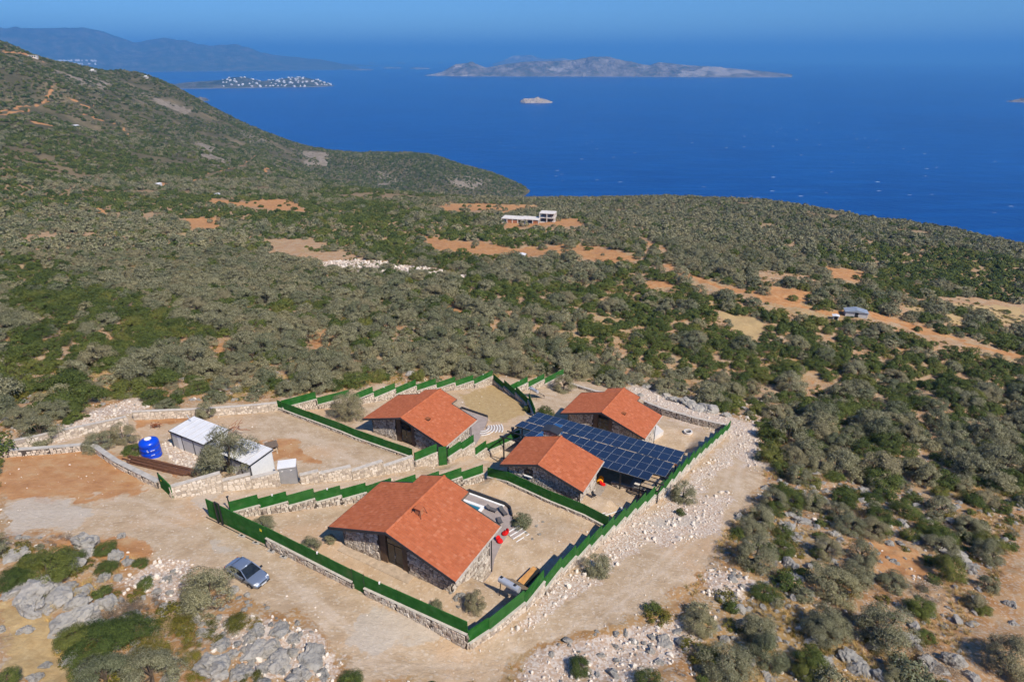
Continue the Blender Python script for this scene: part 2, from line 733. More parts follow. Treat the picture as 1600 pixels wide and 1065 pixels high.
def copy_tree(o, parent=None):
    c = o.copy()
    COL.objects.link(c)
    c.parent = parent
    for ch in list(o.children):
        copy_tree(ch, c)
    return c


# stones laid over a wall face: origin + s*U + t*V, out along N
def stone_face(V, Fc, O, U, W, N, width, top, bottom=0.0, sw=.40, sh=.30, seed=0, skip=None, depth=.07):
    """V/Fc lists collect; top(s) gives the height of the face at s"""
    O, U, W, N = Vector(O), Vector(U), Vector(W), Vector(N)
    r = random.Random(seed)
    mx = max(top(0), top(width), top(width * .5))
    nr = int((mx - bottom) / sh) + 2
    nc = int(width / (sw / 2)) + 4
    lat = {}

    def L(k, q):
        if (k, q) not in lat:
            lat[(k, q)] = (q * sw / 2 - sw / 2 + r.uniform(-.36, .36) * sw / 2, bottom + k * sh + r.uniform(-.33, .33) * sh)
        return lat[(k, q)]
    for j in range(nr):
        q = -(j % 2)
        while q < nc:
            # some stones span three lattice steps
            ln = 3 if r.random() < .22 else 2
            if r.random() < .12:
                ln = 1
            pts = [L(j, q + i) for i in range(ln + 1)] + [L(j + 1, q + i) for i in range(ln, -1, -1)]
            q += ln
            cs = sum(p[0] for p in pts) / len(pts)
            ct = sum(p[1] for p in pts) / len(pts)
            if cs < .02 or cs > width - .02 or ct > top(min(max(cs, 0), width)) - .05 or ct < bottom:
                continue
            if skip and skip(cs, ct):
                continue
            cl = []
            for (a, b) in pts:
                a = min(max(a, 0.0), width)
                b = min(max(b, bottom), top(a))
                cl.append((a, b))
            cs = sum(p[0] for p in cl) / len(cl)
            ct = sum(p[1] for p in cl) / len(cl)
            d = depth * r.uniform(.55, 1.25)
            tilt = (r.uniform(-.12, .12), r.uniform(-.12, .12))
            b0 = len(V)
            n = len(cl)
            for (a, b) in cl:
                V.append(O + U * (cs + (a - cs) * .90) + W * (ct + (b - ct) * .90) - N * .01)
            for (a, b) in cl:
                aa, bb = (a - cs) * .74, (b - ct) * .74
                V.append(O + U * (cs + aa) + W * (ct + bb) + N * (d + aa * tilt[0] + bb * tilt[1]))
            Fc.append(tuple(range(b0 + n, b0 + 2 * n)))
            for i in range(n):
                k = (i + 1) % n
                Fc.append((b0 + i, b0 + k, b0 + n + k, b0 + n + i))


def stone_obj(name, V, Fc, mat, parent):
    me = bpy.data.meshes.new(name)
    me.from_pydata([tuple(p) for p in V], [], Fc)
    me.materials.append(MATS[mat])
    bm = bmesh.new()
    bm.from_mesh(me)
    bmesh.ops.recalc_face_normals(bm, faces=bm.faces)
    bm.to_mesh(me)
    bm.free()
    o = link(name, me, parent)
    o['kind'] = 'stuff'
    return o

# ================================================================== TERRAIN
def line_dist(px, py, pts):
    d = np.full(px.shape, 1e9)
    for (x1, y1), (x2, y2) in zip(pts[:-1], pts[1:]):
        vx, vy = x2 - x1, y2 - y1
        t = np.clip(((px - x1) * vx + (py - y1) * vy) / (vx * vx + vy * vy), 0, 1)
        d = np.minimum(d, np.hypot(px - x1 - t * vx, (py - y1 - t * vy) * 1.8))
    return d


ORANGE = [
    [(680, 322), (745, 318), (852, 322), (800, 331), (700, 331)],
    [(780, 346), (905, 342), (910, 353), (790, 356)],
    [(650, 365), (700, 374), (760, 378), (800, 389), (880, 382), (950, 387), (1003, 403), (965, 411), (880, 400), (800, 399), (740, 397), (680, 389)],
    [(1195, 447), (1266, 455), (1264, 474), (1205, 475)],
    [(1277, 416), (1352, 424), (1350, 441), (1300, 438)],
    [(1330, 835), (1400, 850), (1450, 885), (1440, 905), (1370, 885)],
    [(325, 309), (385, 315), (445, 311), (482, 329), (430, 327), (335, 317)],
    [(292, 342), (345, 340), (345, 357), (300, 357)], [(152, 325), (168, 326), (166, 335), (154, 335)],
    [(335, 533), (364, 533), (362, 551), (338, 548)], [(481, 520), (520, 512), (525, 546), (490, 548)],
    [(40, 845), (180, 838), (235, 860), (180, 880)], [(378, 690), (470, 690), (500, 722), (420, 722)],
    [(180, 700), (300, 735), (305, 752), (200, 715)], [(205, 640), (300, 650), (290, 668), (210, 664)],
    [(0, 700), (180, 705), (240, 760), (170, 775), (0, 785)],
    [(1010, 440), (1045, 440), (1050, 452), (1015, 452)], [(700, 470), (720, 470), (725, 490), (702, 490)],
    [(240, 285), (262, 285), (258, 292), (240, 292)],
]
YELLOW = [
    [(1112, 487), (1160, 492), (1199, 500), (1187, 528), (1160, 531), (1140, 506)],
    [(712, 612), (775, 602), (822, 640), (790, 660), (750, 655)],
    [(0, 930), (40, 940), (90, 980), (120, 1065), (0, 1065)],
    [(690, 318), (850, 320), (790, 330)], [(1412, 468), (1600, 480), (1600, 512), (1430, 500)],
    [(800, 383), (990, 400), (900, 402)], [(1250, 370), (1300, 372), (1290, 380), (1250, 378)], [(1130, 395), (1180, 398), (1170, 408), (1130, 405)],
]
RUBBLE = [
    [(500, 408), (560, 404), (640, 414), (700, 424), (755, 437), (700, 434), (620, 428), (560, 431), (505, 420)],
    [(1020, 632), (1140, 650), (1188, 672), (1190, 720), (1165, 740), (1150, 690), (1060, 655)],
    [(985, 800), (1060, 790), (1150, 760), (1120, 830), (1050, 855), (1010, 845), (935, 905), (860, 945), (838, 925), (930, 870)],
    [(800, 1065), (860, 1020), (990, 985), (1080, 960), (1110, 1000), (1000, 1065)],
    [(1110, 880), (1170, 900), (1150, 940), (1100, 930)],
    [(250, 690), (290, 690), (325, 730), (270, 735)], [(0, 680), (40, 690), (130, 655), (190, 625), (250, 628), (190, 650), (100, 690)],
    [(240, 870), (300, 880), (260, 940), (230, 930), (180, 915)], [(320, 960), (420, 955), (520, 1020), (520, 1065), (380, 1065)],
    [(760, 1012), (880, 907), (1000, 812), (1080, 742), (1140, 690), (1162, 700), (1070, 790), (960, 880), (840, 975)],
    [(955, 600), (1010, 605), (1180, 660), (1140, 655), (1030, 632)],
]
GRAVEL = [
    [(530, 965), (600, 950), (690, 990), (670, 1015), (600, 1010), (560, 1030)], [(0, 790), (60, 775), (150, 790), (120, 830), (0, 840)],
    [(280, 765), (350, 768), (330, 795), (290, 790)], [(320, 845), (360, 840), (370, 865), (330, 862)], [(1010, 805), (1080, 800), (1085, 818), (1030, 822)],
    [(400, 690), (420, 690), (420, 700), (404, 700)],
]
TRACKS = [([(1000, 372), (1037, 388)], 4), ([(1045, 416), (1075, 431), (1127, 448), (1176, 459), (1202, 472), (1232, 476), (1300, 491),
          (1349, 487), (1394, 502), (1431, 514), (1491, 531), (1536, 544), (1600, 559), (1700, 590)], 6),
          ([(0, 175), (45, 165), (70, 160), (85, 130)], 2.4), ([(0, 180), (20, 176), (50, 172)], 2.4), ([(100, 150), (140, 165), (155, 175)], 1.8),
          ([(0, 80), (40, 84), (75, 100)], 2), ([(300, 285), (330, 270), (380, 258), (400, 240)], 1.5), ([(195, 200), (203, 215)], 2),
          ([(415, 262), (420, 268)], 3), ([(1250, 590), (1270, 600)], 3), ([(120, 175), (180, 195)], 1.5), ([(50, 190), (80, 197)], 3)]
RUTS = [[(560, 1065), (620, 1040), (760, 1040), (900, 985), (1010, 905), (1085, 835), (1140, 770), (1150, 710), (1165, 690)], [(600, 1030), (500, 945), (430, 890), (330, 830), (230, 785), (100, 765), (-40, 745)],
        [(330, 800), (420, 770), (560, 755), (690, 745), (790, 700)], [(300, 830), (200, 800), (80, 800), (-40, 810)], [(480, 680), (540, 715), (590, 728)]]
GREYROCK = [
    [(60, 105), (110, 115), (175, 125), (170, 140), (120, 135)], [(200, 135), (300, 170), (295, 183), (205, 142)],
    [(298, 218), (330, 225), (375, 255), (340, 262), (305, 238)], [(365, 200), (430, 225), (390, 225)], [(470, 235), (520, 238), (510, 260), (480, 262)],
    [(590, 265), (640, 285), (590, 292)], [(690, 270), (780, 280), (740, 295), (700, 290)],
]
BARE_VEG = ORANGE + YELLOW[:2] + YELLOW[3:4] + RUBBLE[:1] + GREYROCK[:5]


def zones(x, y, z):
    px, py, d = project(x, y, z)
    n = len(x)
    Z = np.zeros((n, 4), np.float32)
    W = np.zeros((n, 4), np.float32)
    j = np.clip(9.0 * 60 / d, 1.1, 10)
    wx, wy = 9 * fbm(x / 22, y / 22, 131, 4) * sstep(120, 220, d), 4.5 * fbm(x / 22, y / 22, 147, 4) * sstep(120, 220, d)
    K = 4
    for k in range(K):
        qx = px + wx + j * (4.0 * fbm(x / 4.0, y / 4.0, 31, 3) + 1.6 * (k % 2 - .5) + 2.2 * vnoise(x * 1.3, y * 1.3, 5 + k))
        qy = py + wy + j * (2.2 * fbm(x / 4.0, y / 4.0, 47, 3) + 1.0 * (k // 2 - .5) + 1.4 * vnoise(x * 1.3, y * 1.3, 9 + k))

        def any_of(polys):
            a = np.zeros(n, bool)
            for p in polys:
                q = np.array(p)
                lo, hi = q.min(0), q.max(0)
                s = np.nonzero((qx > lo[0]) & (qx < hi[0]) & (qy > lo[1]) & (qy < hi[1]))[0]
                if len(s):
                    a[s] |= in_poly(qx[s], qy[s], p)
            return a
        Z[:, 0] += any_of([COMPOUND])
        o = any_of(ORANGE)
        for p, w in TRACKS:
            q = np.array(p)
            s = np.nonzero((qx > q[:, 0].min() - 9) & (qx < q[:, 0].max() + 9) & (qy > q[:, 1].min() - 9) & (qy < q[:, 1].max() + 9))[0]
            o[s] |= line_dist(qx[s], qy[s], p) < w
        Z[:, 1] += o
        Z[:, 2] += any_of(RUBBLE)
        Z[:, 3] += any_of(GRAVEL)
        W[:, 0] += any_of(YELLOW)
        W[:, 1] += any_of(GREYROCK)
    Z /= K
    W /= K
    r = np.hypot(x, y)
    W[:, 2] = sstep(300, 900, r)
    rut = np.zeros(n, np.float32)
    for p in RUTS:
        for off in (-1, 1):
            dd = line_dist(px, py, [(a + off * 9, b + off * 2.0) for a, b in p])
            rut = np.maximum(rut, np.exp(-(dd / 5.0) ** 2) * (.6 + .8 * vnoise(x / 2.5, y / 2.5, 71)))
    W[:, 3] = np.clip(rut, 0, 1)
    return Z, W


def make_terrain():
    rs = [16.0]
    while rs[-1] < 150:
        rs.append(rs[-1] + max(.30, rs[-1] * .0042))
    while rs[-1] < 2700:
        rs.append(rs[-1] * 1.0075)
    rs = np.array(rs)
    th = np.radians(np.arange(-58, 58.01, .19))
    R, T = np.meshgrid(rs, th, indexing='ij')
    X = (R * np.sin(T)).ravel()
    Y = (R * np.cos(T)).ravel()
    Z = ground(X, Y)
    Z = np.maximum(Z, -12.0)
    nr, nt = R.shape
    idx = np.arange(nr * nt).reshape(nr, nt)
    q = np.stack([idx[:-1, :-1], idx[:-1, 1:], idx[1:, 1:], idx[1:, :-1]], -1).reshape(-1, 4)
    keep = Z[q].max(1) > -11.5
    me = np_mesh('ground', np.stack([X, Y, Z], 1), q[keep], None, True)
    A, B = zones(X, Y, Z)
    for nm, arr in (('zone', A), ('zone2', B)):
        at = me.attributes.new(nm, 'FLOAT_COLOR', 'POINT')
        at.data.foreach_set('color', arr.ravel())
    o = link('ground', me)
    tag(o, 'stony scrub hillside falling towards the sea', None, None, 'structure')
    return o


m = NT('earth')
z1 = m.sep(m.attr('zone'))
z1a = m.attr('zone', 'Alpha')
z2 = m.sep(m.attr('zone2'))
z2a = m.attr('zone2', 'Alpha')
big = m.noise(.045, 4)
mid = m.noise(.35, 5, .6)
fine = m.noise(2.6, 6, .65)
grit = m.noise(11, 4, .7)
vo = m.voro(5.0, 'Color')
vs = m.sep(vo)[0]
# wild stony ground
wild = m.ramp(mid, [(.28, (.33, .165, .065)), (.45, (.41, .235, .11)), (.6, (.42, .285, .165)), (.78, (.34, .27, .19))])
wild = m.mix(m.mrange(big, .5, .68, 0, .65), wild, (.36, .25, .095))
wild = m.mix(m.mrange(vs, .70, .80, 0, .55), wild, (.50, .44, .36))
# far scrub floor
far = m.ramp(m.noise(.02, 6, .65), [(.3, (.07, .066, .036)), (.5, (.11, .095, .052)), (.66, (.19, .15, .085)), (.8, (.29, .23, .155))])
col = m.mix(z2[2], wild, far)
col = m.mix(m.mrange(m.math('ADD', z2[1], m.math('MULTIPLY', m.math('SUBTRACT', m.noise(.08, 5, .7), .5), 1.6)), .5, 1.1), col,
            m.ramp(m.noise(.3, 5), [(.3, (.17, .135, .095)), (.7, (.33, .28, .225))]))


def zfac(zo, amt=.9, nz=None):
    return m.mrange(m.math('ADD', zo, m.math('MULTIPLY', m.math('SUBTRACT', nz or fine, .5), amt)), .35, .65)


tan = m.ramp(m.noise(.55, 6, .62), [(.3, (.42, .300, .188)), (.5, (.510, .380, .252)), (.7, (.61, .480, .352))])
tan = m.mix(m.mrange(m.noise(.12, 4), .5, .7, 0, .6), tan, (.60, .395, .235))
tan = m.mix(m.mrange(vs, .86, .93, 0, .45), tan, (.66, .57, .46))
tan = m.mix(m.mrange(m.noise(7, 5, .75), .52, .72, 0, .45), tan, (.33, .225, .125))
tan = m.mix(m.math('MULTIPLY', z2a, .7), tan, m.ramp(fine, [(.3, (.56, .44, .32)), (.7, (.68, .56, .44))]))
col = m.mix(zfac(z1[0], .5), col, tan)
yel = m.ramp(m.noise(1.6, 5, .65), [(.3, (.40, .27, .125)), (.6, (.50, .36, .18)), (.8, (.56, .44, .26))])
col = m.mix(zfac(z2[0], .8), col, yel)
org = m.ramp(m.noise(.5, 6, .65), [(.28, (.36, .150, .052)), (.5, (.48, .232, .092)), (.72, (.54, .345, .175))])
col = m.mix(m.math('MULTIPLY', zfac(z1[1], 1.0, mid), .85), col, org)
rub = m.mix(m.mrange(m.sep(m.voro(5.5, 'Color'))[1], .2, .9), (.50, .36, .26), (.66, .58, .50))
col = m.mix(m.math('MULTIPLY', zfac(z1[2], 1.3), .9), col, rub)
col = m.mix(m.math('MULTIPLY', zfac(z1a, 1.2, mid), .62), col, m.ramp(fine, [(.3, (.44, .395, .335)), (.7, (.58, .52, .445))]))
col = m.mix(m.mrange(grit, .35, .65, 0, .30), col, m.mix(1.0, col, (.72, .70, .68), 'MULTIPLY'))
m.color(col)
m.set(.95, .08)
hgt = m.math('ADD', m.math('MULTIPLY', fine, .7), m.math('MULTIPLY', grit, .25))
m.bump(hgt, .75, .22)

terrain = make_terrain()
terrain.data.materials.append(MATS['earth'])

# ================================================================== SEA
m = NT('sea_water')
w1 = m.noise(.0011, 5, .6)
deep = m.ramp(w1, [(.3, (.0002, .034, .170)), (.7, (.0004, .056, .235))])
mp = m.n('ShaderNodeMapping')
mp.inputs['Scale'].default_value = (1, 2.2, 1)
mp.inputs['Rotation'].default_value = (0, 0, .35)
m.l(m.coord('Object'), mp.inputs['Vector'])
vr = m.n('ShaderNodeTexVoronoi')
vr.inputs['Scale'].default_value = .0125
m.l(mp.outputs[0], vr.inputs['Vector'])
cap = m.math('MULTIPLY', m.mrange(vr.outputs['Distance'], .04, .10, 1, 0), m.mrange(m.sep(vr.outputs['Color'])[0], .46, .50))
cap = m.math('MULTIPLY', cap, m.mrange(m.noise(.0013, 3), .36, .60, .1, 1))
# wind streaks and swell lines
st = m.n('ShaderNodeTexNoise')
st.inputs['Scale'].default_value = .012
st.inputs['Detail'].default_value = 6
st.inputs['Roughness'].default_value = .7
mp2 = m.n('ShaderNodeMapping')
mp2.inputs['Scale'].default_value = (.35, 2.6, 1)
mp2.inputs['Rotation'].default_value = (0, 0, .25)
m.l(m.coord('Object'), mp2.inputs['Vector'])
m.l(mp2.outputs[0], st.inputs['Vector'])
deep = m.mix(m.mrange(st.outputs['Fac'], .42, .66, 0, .55), deep, (.001, .085, .33))
m.color(m.mix(m.math('MULTIPLY', cap, .85), deep, (.75, .80, .84)))
m.set(.3, .08)
m.bump(m.math('ADD', m.noise(.055, 5, .65), m.math('MULTIPLY', m.noise(.012, 3), 1.2)), .55, 2.2)


def make_sea():
    rs = np.concatenate([[0], np.geomspace(300, 62000, 46)])
    n = 96
    V = []
    for r in rs:
        for i in range(n):
            V.append((r * sin(2 * pi * i / n), r * cos(2 * pi * i / n) if r < 62000 else r * cos(2 * pi * i / n), 0))
    Fq = [(k * n + i, k * n + (i + 1) % n, (k + 1) * n + (i + 1) % n, (k + 1) * n + i) for k in range(len(rs) - 1) for i in range(n)]
    o = link('sea', np_mesh('sea', V, Fq, 'sea_water', True))
    tag(o, 'deep blue open sea with scattered whitecaps', None, None, 'structure')


make_sea()

# ================================================================== FAR LAND
def farland_mat(name, a, b, c, spot=None):
    m = NT(name)
    f = m.noise(.0045, 8, .72)
    col = m.ramp(f, [(.38, a), (.5, b), (.61, c)])
    if spot:
        col = m.mix(m.mrange(m.noise(.0016, 5, .6), .54, .62, 0, .8), col, spot)
    geo = m.n('ShaderNodeNewGeometry')
    sx = m.n('ShaderNodeSeparateXYZ')
    m.l(geo.outputs['Position'], sx.inputs[0])
    # bare wave-washed rock along the shore
    col = m.mix(m.mrange(m.math('ADD', sx.outputs['Z'], m.math('MULTIPLY', m.noise(.01, 3), 14)), 5, 14, .75, 0), col, (.46, .40, .34))
    m.color(col)
    m.set(.95, .05)
    m.bump(m.noise(.006, 6, .7), .9, 110)


farland_mat('island_scrub', (.10, .10, .06), (.20, .16, .115), (.34, .28, .225), (.50, .42, .35))
farland_mat('mountain_scrub', (.05, .06, .035), (.085, .09, .055), (.16, .14, .10))


def landmass(name, label, sky_pts, base_py, halfw, mat, n=200, mrows=44, seed=0, rough=.22, front=None, kind='structure'):
    """a hilly island: skyline points in the photo give heights along its spine, base_py its near shore"""
    sp = np.array(sky_pts, float)
    px = np.linspace(sp[0, 0], sp[-1, 0], n)
    top = np.interp(px, sp[:, 0], sp[:, 1])
    dm = ray(.5 * (px[0] + px[-1]), base_py)
    dist = -CZ / dm[2] * np.hypot(dm[0], dm[1])
    u = (px - 800.0) / F
    v = (532.5 - top) / F
    dx, dy, dz = u, CP + v * SP, -SP + v * CP
    hd = np.hypot(dx, dy)
    i = np.arange(n)
    e = np.minimum(1.0, 6.0 * np.minimum(i, n - 1 - i) / (n - 1) + .04)
    hw = (halfw * np.sqrt(e))[:, None]
    rc = dist + halfw
    H = np.maximum(CZ + rc * dz / hd, 2.0)[:, None]
    t = np.linspace(-1, 1, mrows)[None, :]
    r = rc + t * hw
    x = (dx / hd)[:, None] * r
    y = (dy / hd)[:, None] * r
    nz = fbm(x / (halfw * .55), y / (halfw * .55), seed, 6, .58)
    prof = 1 - np.abs(t) ** 1.6
    z = H * (prof * .55 + (1 - np.abs(t)) * .45) * (1 + rough * 3.2 * nz * np.minimum(1, np.abs(t) * 4)) - 6 * (1 - prof)
    z = np.where(np.abs(t) > .98, -8, z)
    V = np.stack([x.ravel(), y.ravel(), z.ravel()], 1)
    Fq = [(i * mrows + k, (i + 1) * mrows + k, (i + 1) * mrows + k + 1, i * mrows + k + 1) for i in range(n - 1) for k in range(mrows - 1)]
    o = link(name, np_mesh(name, V, Fq, mat, True))
    tag(o, label, None, None, kind)
    return o


landmass('mountain_range', 'hazy blue mountain range along the far left coast',
         [(-420, 60), (-300, 40), (-150, 50), (0, 46), (60, 44), (130, 42), (160, 48), (210, 66), (255, 63), (290, 66), (330, 75), (370, 74), (420, 85), (470, 91), (520, 97), (562, 106)],
         114, 2600, 'mountain_scrub', 300, 50, 3, .16)
landmass('distant_range', 'pale headland low on the horizon behind the range',
         [(200, 100), (300, 92), (420, 95), (480, 98), (560, 101), (600, 104)], 105, 900, 'mountain_scrub', 120, 20, 8, .15)
peninsula = landmass('peninsula', 'low peninsula with a white holiday village', [(262, 133), (290, 129), (345, 125), (362, 121), (380, 120), (410, 127), (430, 125), (450, 122), (475, 121), (500, 126), (514, 131), (524, 135)],
                     137.5, 330, 'mountain_scrub', 160, 36, 5, .12)
big_island = landmass('island', 'long rocky island on the horizon', [(664, 118), (690, 113), (712, 100), (735, 98), (760, 106), (790, 100), (830, 96), (870, 95), (900, 93), (925, 88), (950, 91), (985, 98), (1015, 102), (1030, 97), (1080, 102), (1130, 106), (1180, 110), (1238, 116.5)],
                      120, 650, 'island_scrub', 300, 50, 12, .16)
landmass('island', 'faint island rising behind the long rocky island', [(770, 100), (790, 93), (803, 87), (830, 86), (850, 92), (880, 91), (910, 96)], 104.5, 1200, 'island_scrub', 90, 24, 14, .15)
islet = landmass('islet', 'tiny pale rock islet alone in the middle of the sea', [(813, 157), (818, 154), (826, 154), (840, 152.5), (852, 155), (863, 159)], 161.5, 85, 'island_scrub', 70, 24, 16, .2)
landmass('islet', 'small brown islet cut by the right edge', [(1572, 158), (1585, 156), (1596, 154), (1615, 155), (1640, 159)], 160.5, 80, 'island_scrub', 60, 20, 18, .2)
for i, (a, b, t, base) in enumerate([(548, 584, 107.6, 110), (598, 628, 105.2, 107.2), (640, 672, 105.6, 108.2), (574, 586, 96.5, 99.8), (618, 634, 96.8, 99.6), (682, 694, 96.8, 99.2)]):
    landmass('islet', ['flat pale reef islet off the mountain coast', 'flat reef islet in the row before the long island', 'flat reef islet nearest the long island',
                       'faint islet far out beyond the mountain point', 'faint islet far out on the horizon', 'faintest islet beside the long island'][i],
             [(a, base - .2), (a + 4, t), (b - 5, t + .3), (b, base - .2)], base, 200, 'island_scrub', 40, 14, 30 + i, .1)
landmass('headland_rock', 'pale rock shelf at the foot of the left hill shore', [(304, 155), (312, 151), (322, 153), (328, 158)], 158, 60, 'island_scrub', 40, 14, 41, .1)

# ================================================================== HOUSES
SL = .3227


def roof_tiles(wl, wr, sl_l, sl_r, L, Lb, cl, cr, apex, seed):
    r = random.Random(seed)
    V = []
    Fq = []
    for sgn, W, sl, cut in ((-1, wl, sl_l, cl), (1, wr, sl_r, cr)):
        nc = int(round(W * 1.05 / .345))
        nb = int(round(Lb / .30))
        da = W / nc
        db = Lb / nb
        for i in range(nc):
            for j in range(nb):
                b0, b1 = j * db + .006, (j + 1) * db - .006
                a0, a1 = i * da, (i + 1) * da + .015
                if b1 > L + .02 and a1 > cut + .05:
                    continue
                jt = r.uniform(-.004, .006)
                jb = r.uniform(-.012, .012)
                base = len(V)
                bm_ = (b0 + b1) / 2
                for (aa, h) in ((a0, .012), (a1, .042)):
                    for bb, e in ((b0, 0), (bm_, .022), (b1, .006)):
                        V.append((sgn * (aa + jb), bb, apex - sl * aa + h + e + jt))
                for bb, e in ((b0, 0), (bm_, .022), (b1, .006)):
                    V.append((sgn * (a1 + jb), bb, apex - sl * a1 + .005 + jt))
                for q in ((0, 1, 4, 3), (1, 2, 5, 4), (3, 4, 7, 6), (4, 5, 8, 7)):
                    Fq.append(tuple(base + k for k in (q if sgn > 0 else q[::-1])))
    return np_mesh('tiles', V, Fq, 'roof_tile')


def ridge_caps(Lb, apex):
    mb = MB()
    n = int(Lb / .38)
    d = Lb / n
    for i in range(n):
        ring = []
        for y, r, z in ((i * d, .13, 0), ((i + 1) * d + .03, .155, .012)):
            for k in range(6):
                t = pi * k / 5
                ring.append((r * cos(t) * 1.1, y, apex + .03 + z + r * sin(t) * .75))
        mb.add(ring, [(k, k + 1, 7 + k, 6 + k) for k in range(5)] + [tuple(range(6))])
    return mb.mesh('ridge_tiles', 'roof_tile')


def add_roof(root, wl, wr, L, Lb, cl, cr, apex, sl_l, sl_r, seed):
    mb = MB()
    for sgn, W, sl, c in ((-1, wl, sl_l, cl), (1, wr, sl_r, cr)):
        if Lb > L + .1:
            poly = [(0, 0), (W, 0), (W, L), (c, L), (c, Lb), (0, Lb)]
        else:
            poly = [(0, 0), (W, 0), (W, L), (0, L)]
        zt = [apex - sl * p[0] for p in poly]
        zb = [z - .2 for z in zt]
        mb.prism([(sgn * p[0], p[1]) for p in poly], zb, zt)
    roof = mb.part('roof', 'soffit', root)
    o = link('tiles', roof_tiles(wl, wr, sl_l, sl_r, L, Lb, cl, cr, apex, seed), roof)
    o['kind'] = 'stuff'
    o = link('ridge_tiles', ridge_caps(Lb, apex), roof)
    o['kind'] = 'stuff'
    # dark metal verge along both rakes, gutters along the eaves
    mb = MB()
    for sgn, W, sl in ((-1, wl, sl_l), (1, wr, sl_r)):
        mb.hexa([(0, -.05, apex - .26), (sgn * (W + .02), -.05, apex - .26 - sl * W), (sgn * (W + .02), -.004, apex - .26 - sl * W), (0, -.004, apex - .26)],
                [(0, -.05, apex + .06), (sgn * (W + .02), -.05, apex + .06 - sl * W), (sgn * (W + .02), -.004, apex + .06 - sl * W), (0, -.004, apex + .06)])
    mb.part('verge_trim', 'dark_trim', roof)
    mb = MB()
    for sgn, W, sl in ((-1, wl, sl_l), (1, wr, sl_r)):
        if Lb > L + .1:
            c = cl if sgn < 0 else cr
            mb.hexa([(0, Lb + .004, apex - .26), (sgn * c, Lb + .004, apex - .26 - sl * c), (sgn * c, Lb + .05, apex - .26 - sl * c), (0, Lb + .05, apex - .26)],
                    [(0, Lb + .004, apex + .05), (sgn * c, Lb + .004, apex + .05 - sl * c), (sgn * c, Lb + .05, apex + .05 - sl * c), (0, Lb + .05, apex + .05)])
        else:
            c = 0
        mb.hexa([(sgn * c, L + .004, apex - .26 - sl * c), (sgn * W, L + .004, apex - .26 - sl * W), (sgn * W, L + .05, apex - .26 - sl * W), (sgn * c, L + .05, apex - .26 - sl * c)],
                [(sgn * c, L + .004, apex + .05 - sl * c), (sgn * W, L + .004, apex + .05 - sl * W), (sgn * W, L + .05, apex + .05 - sl * W), (sgn * c, L + .05, apex + .05 - sl * c)])
    mb.part('verge_trim', 'dark_trim', roof)
    for sgn, W, sl, mt in ((-1, wl, sl_l, 'dark_trim'), (1, wr, sl_r, 'coping')):
        z = apex - sl * W
        MB().box(*sorted((sgn * (W + .004), sgn * (W + .11))), -.03, L + .03, z - .16, z - .02).part('gutter', mt, roof)
    return roof


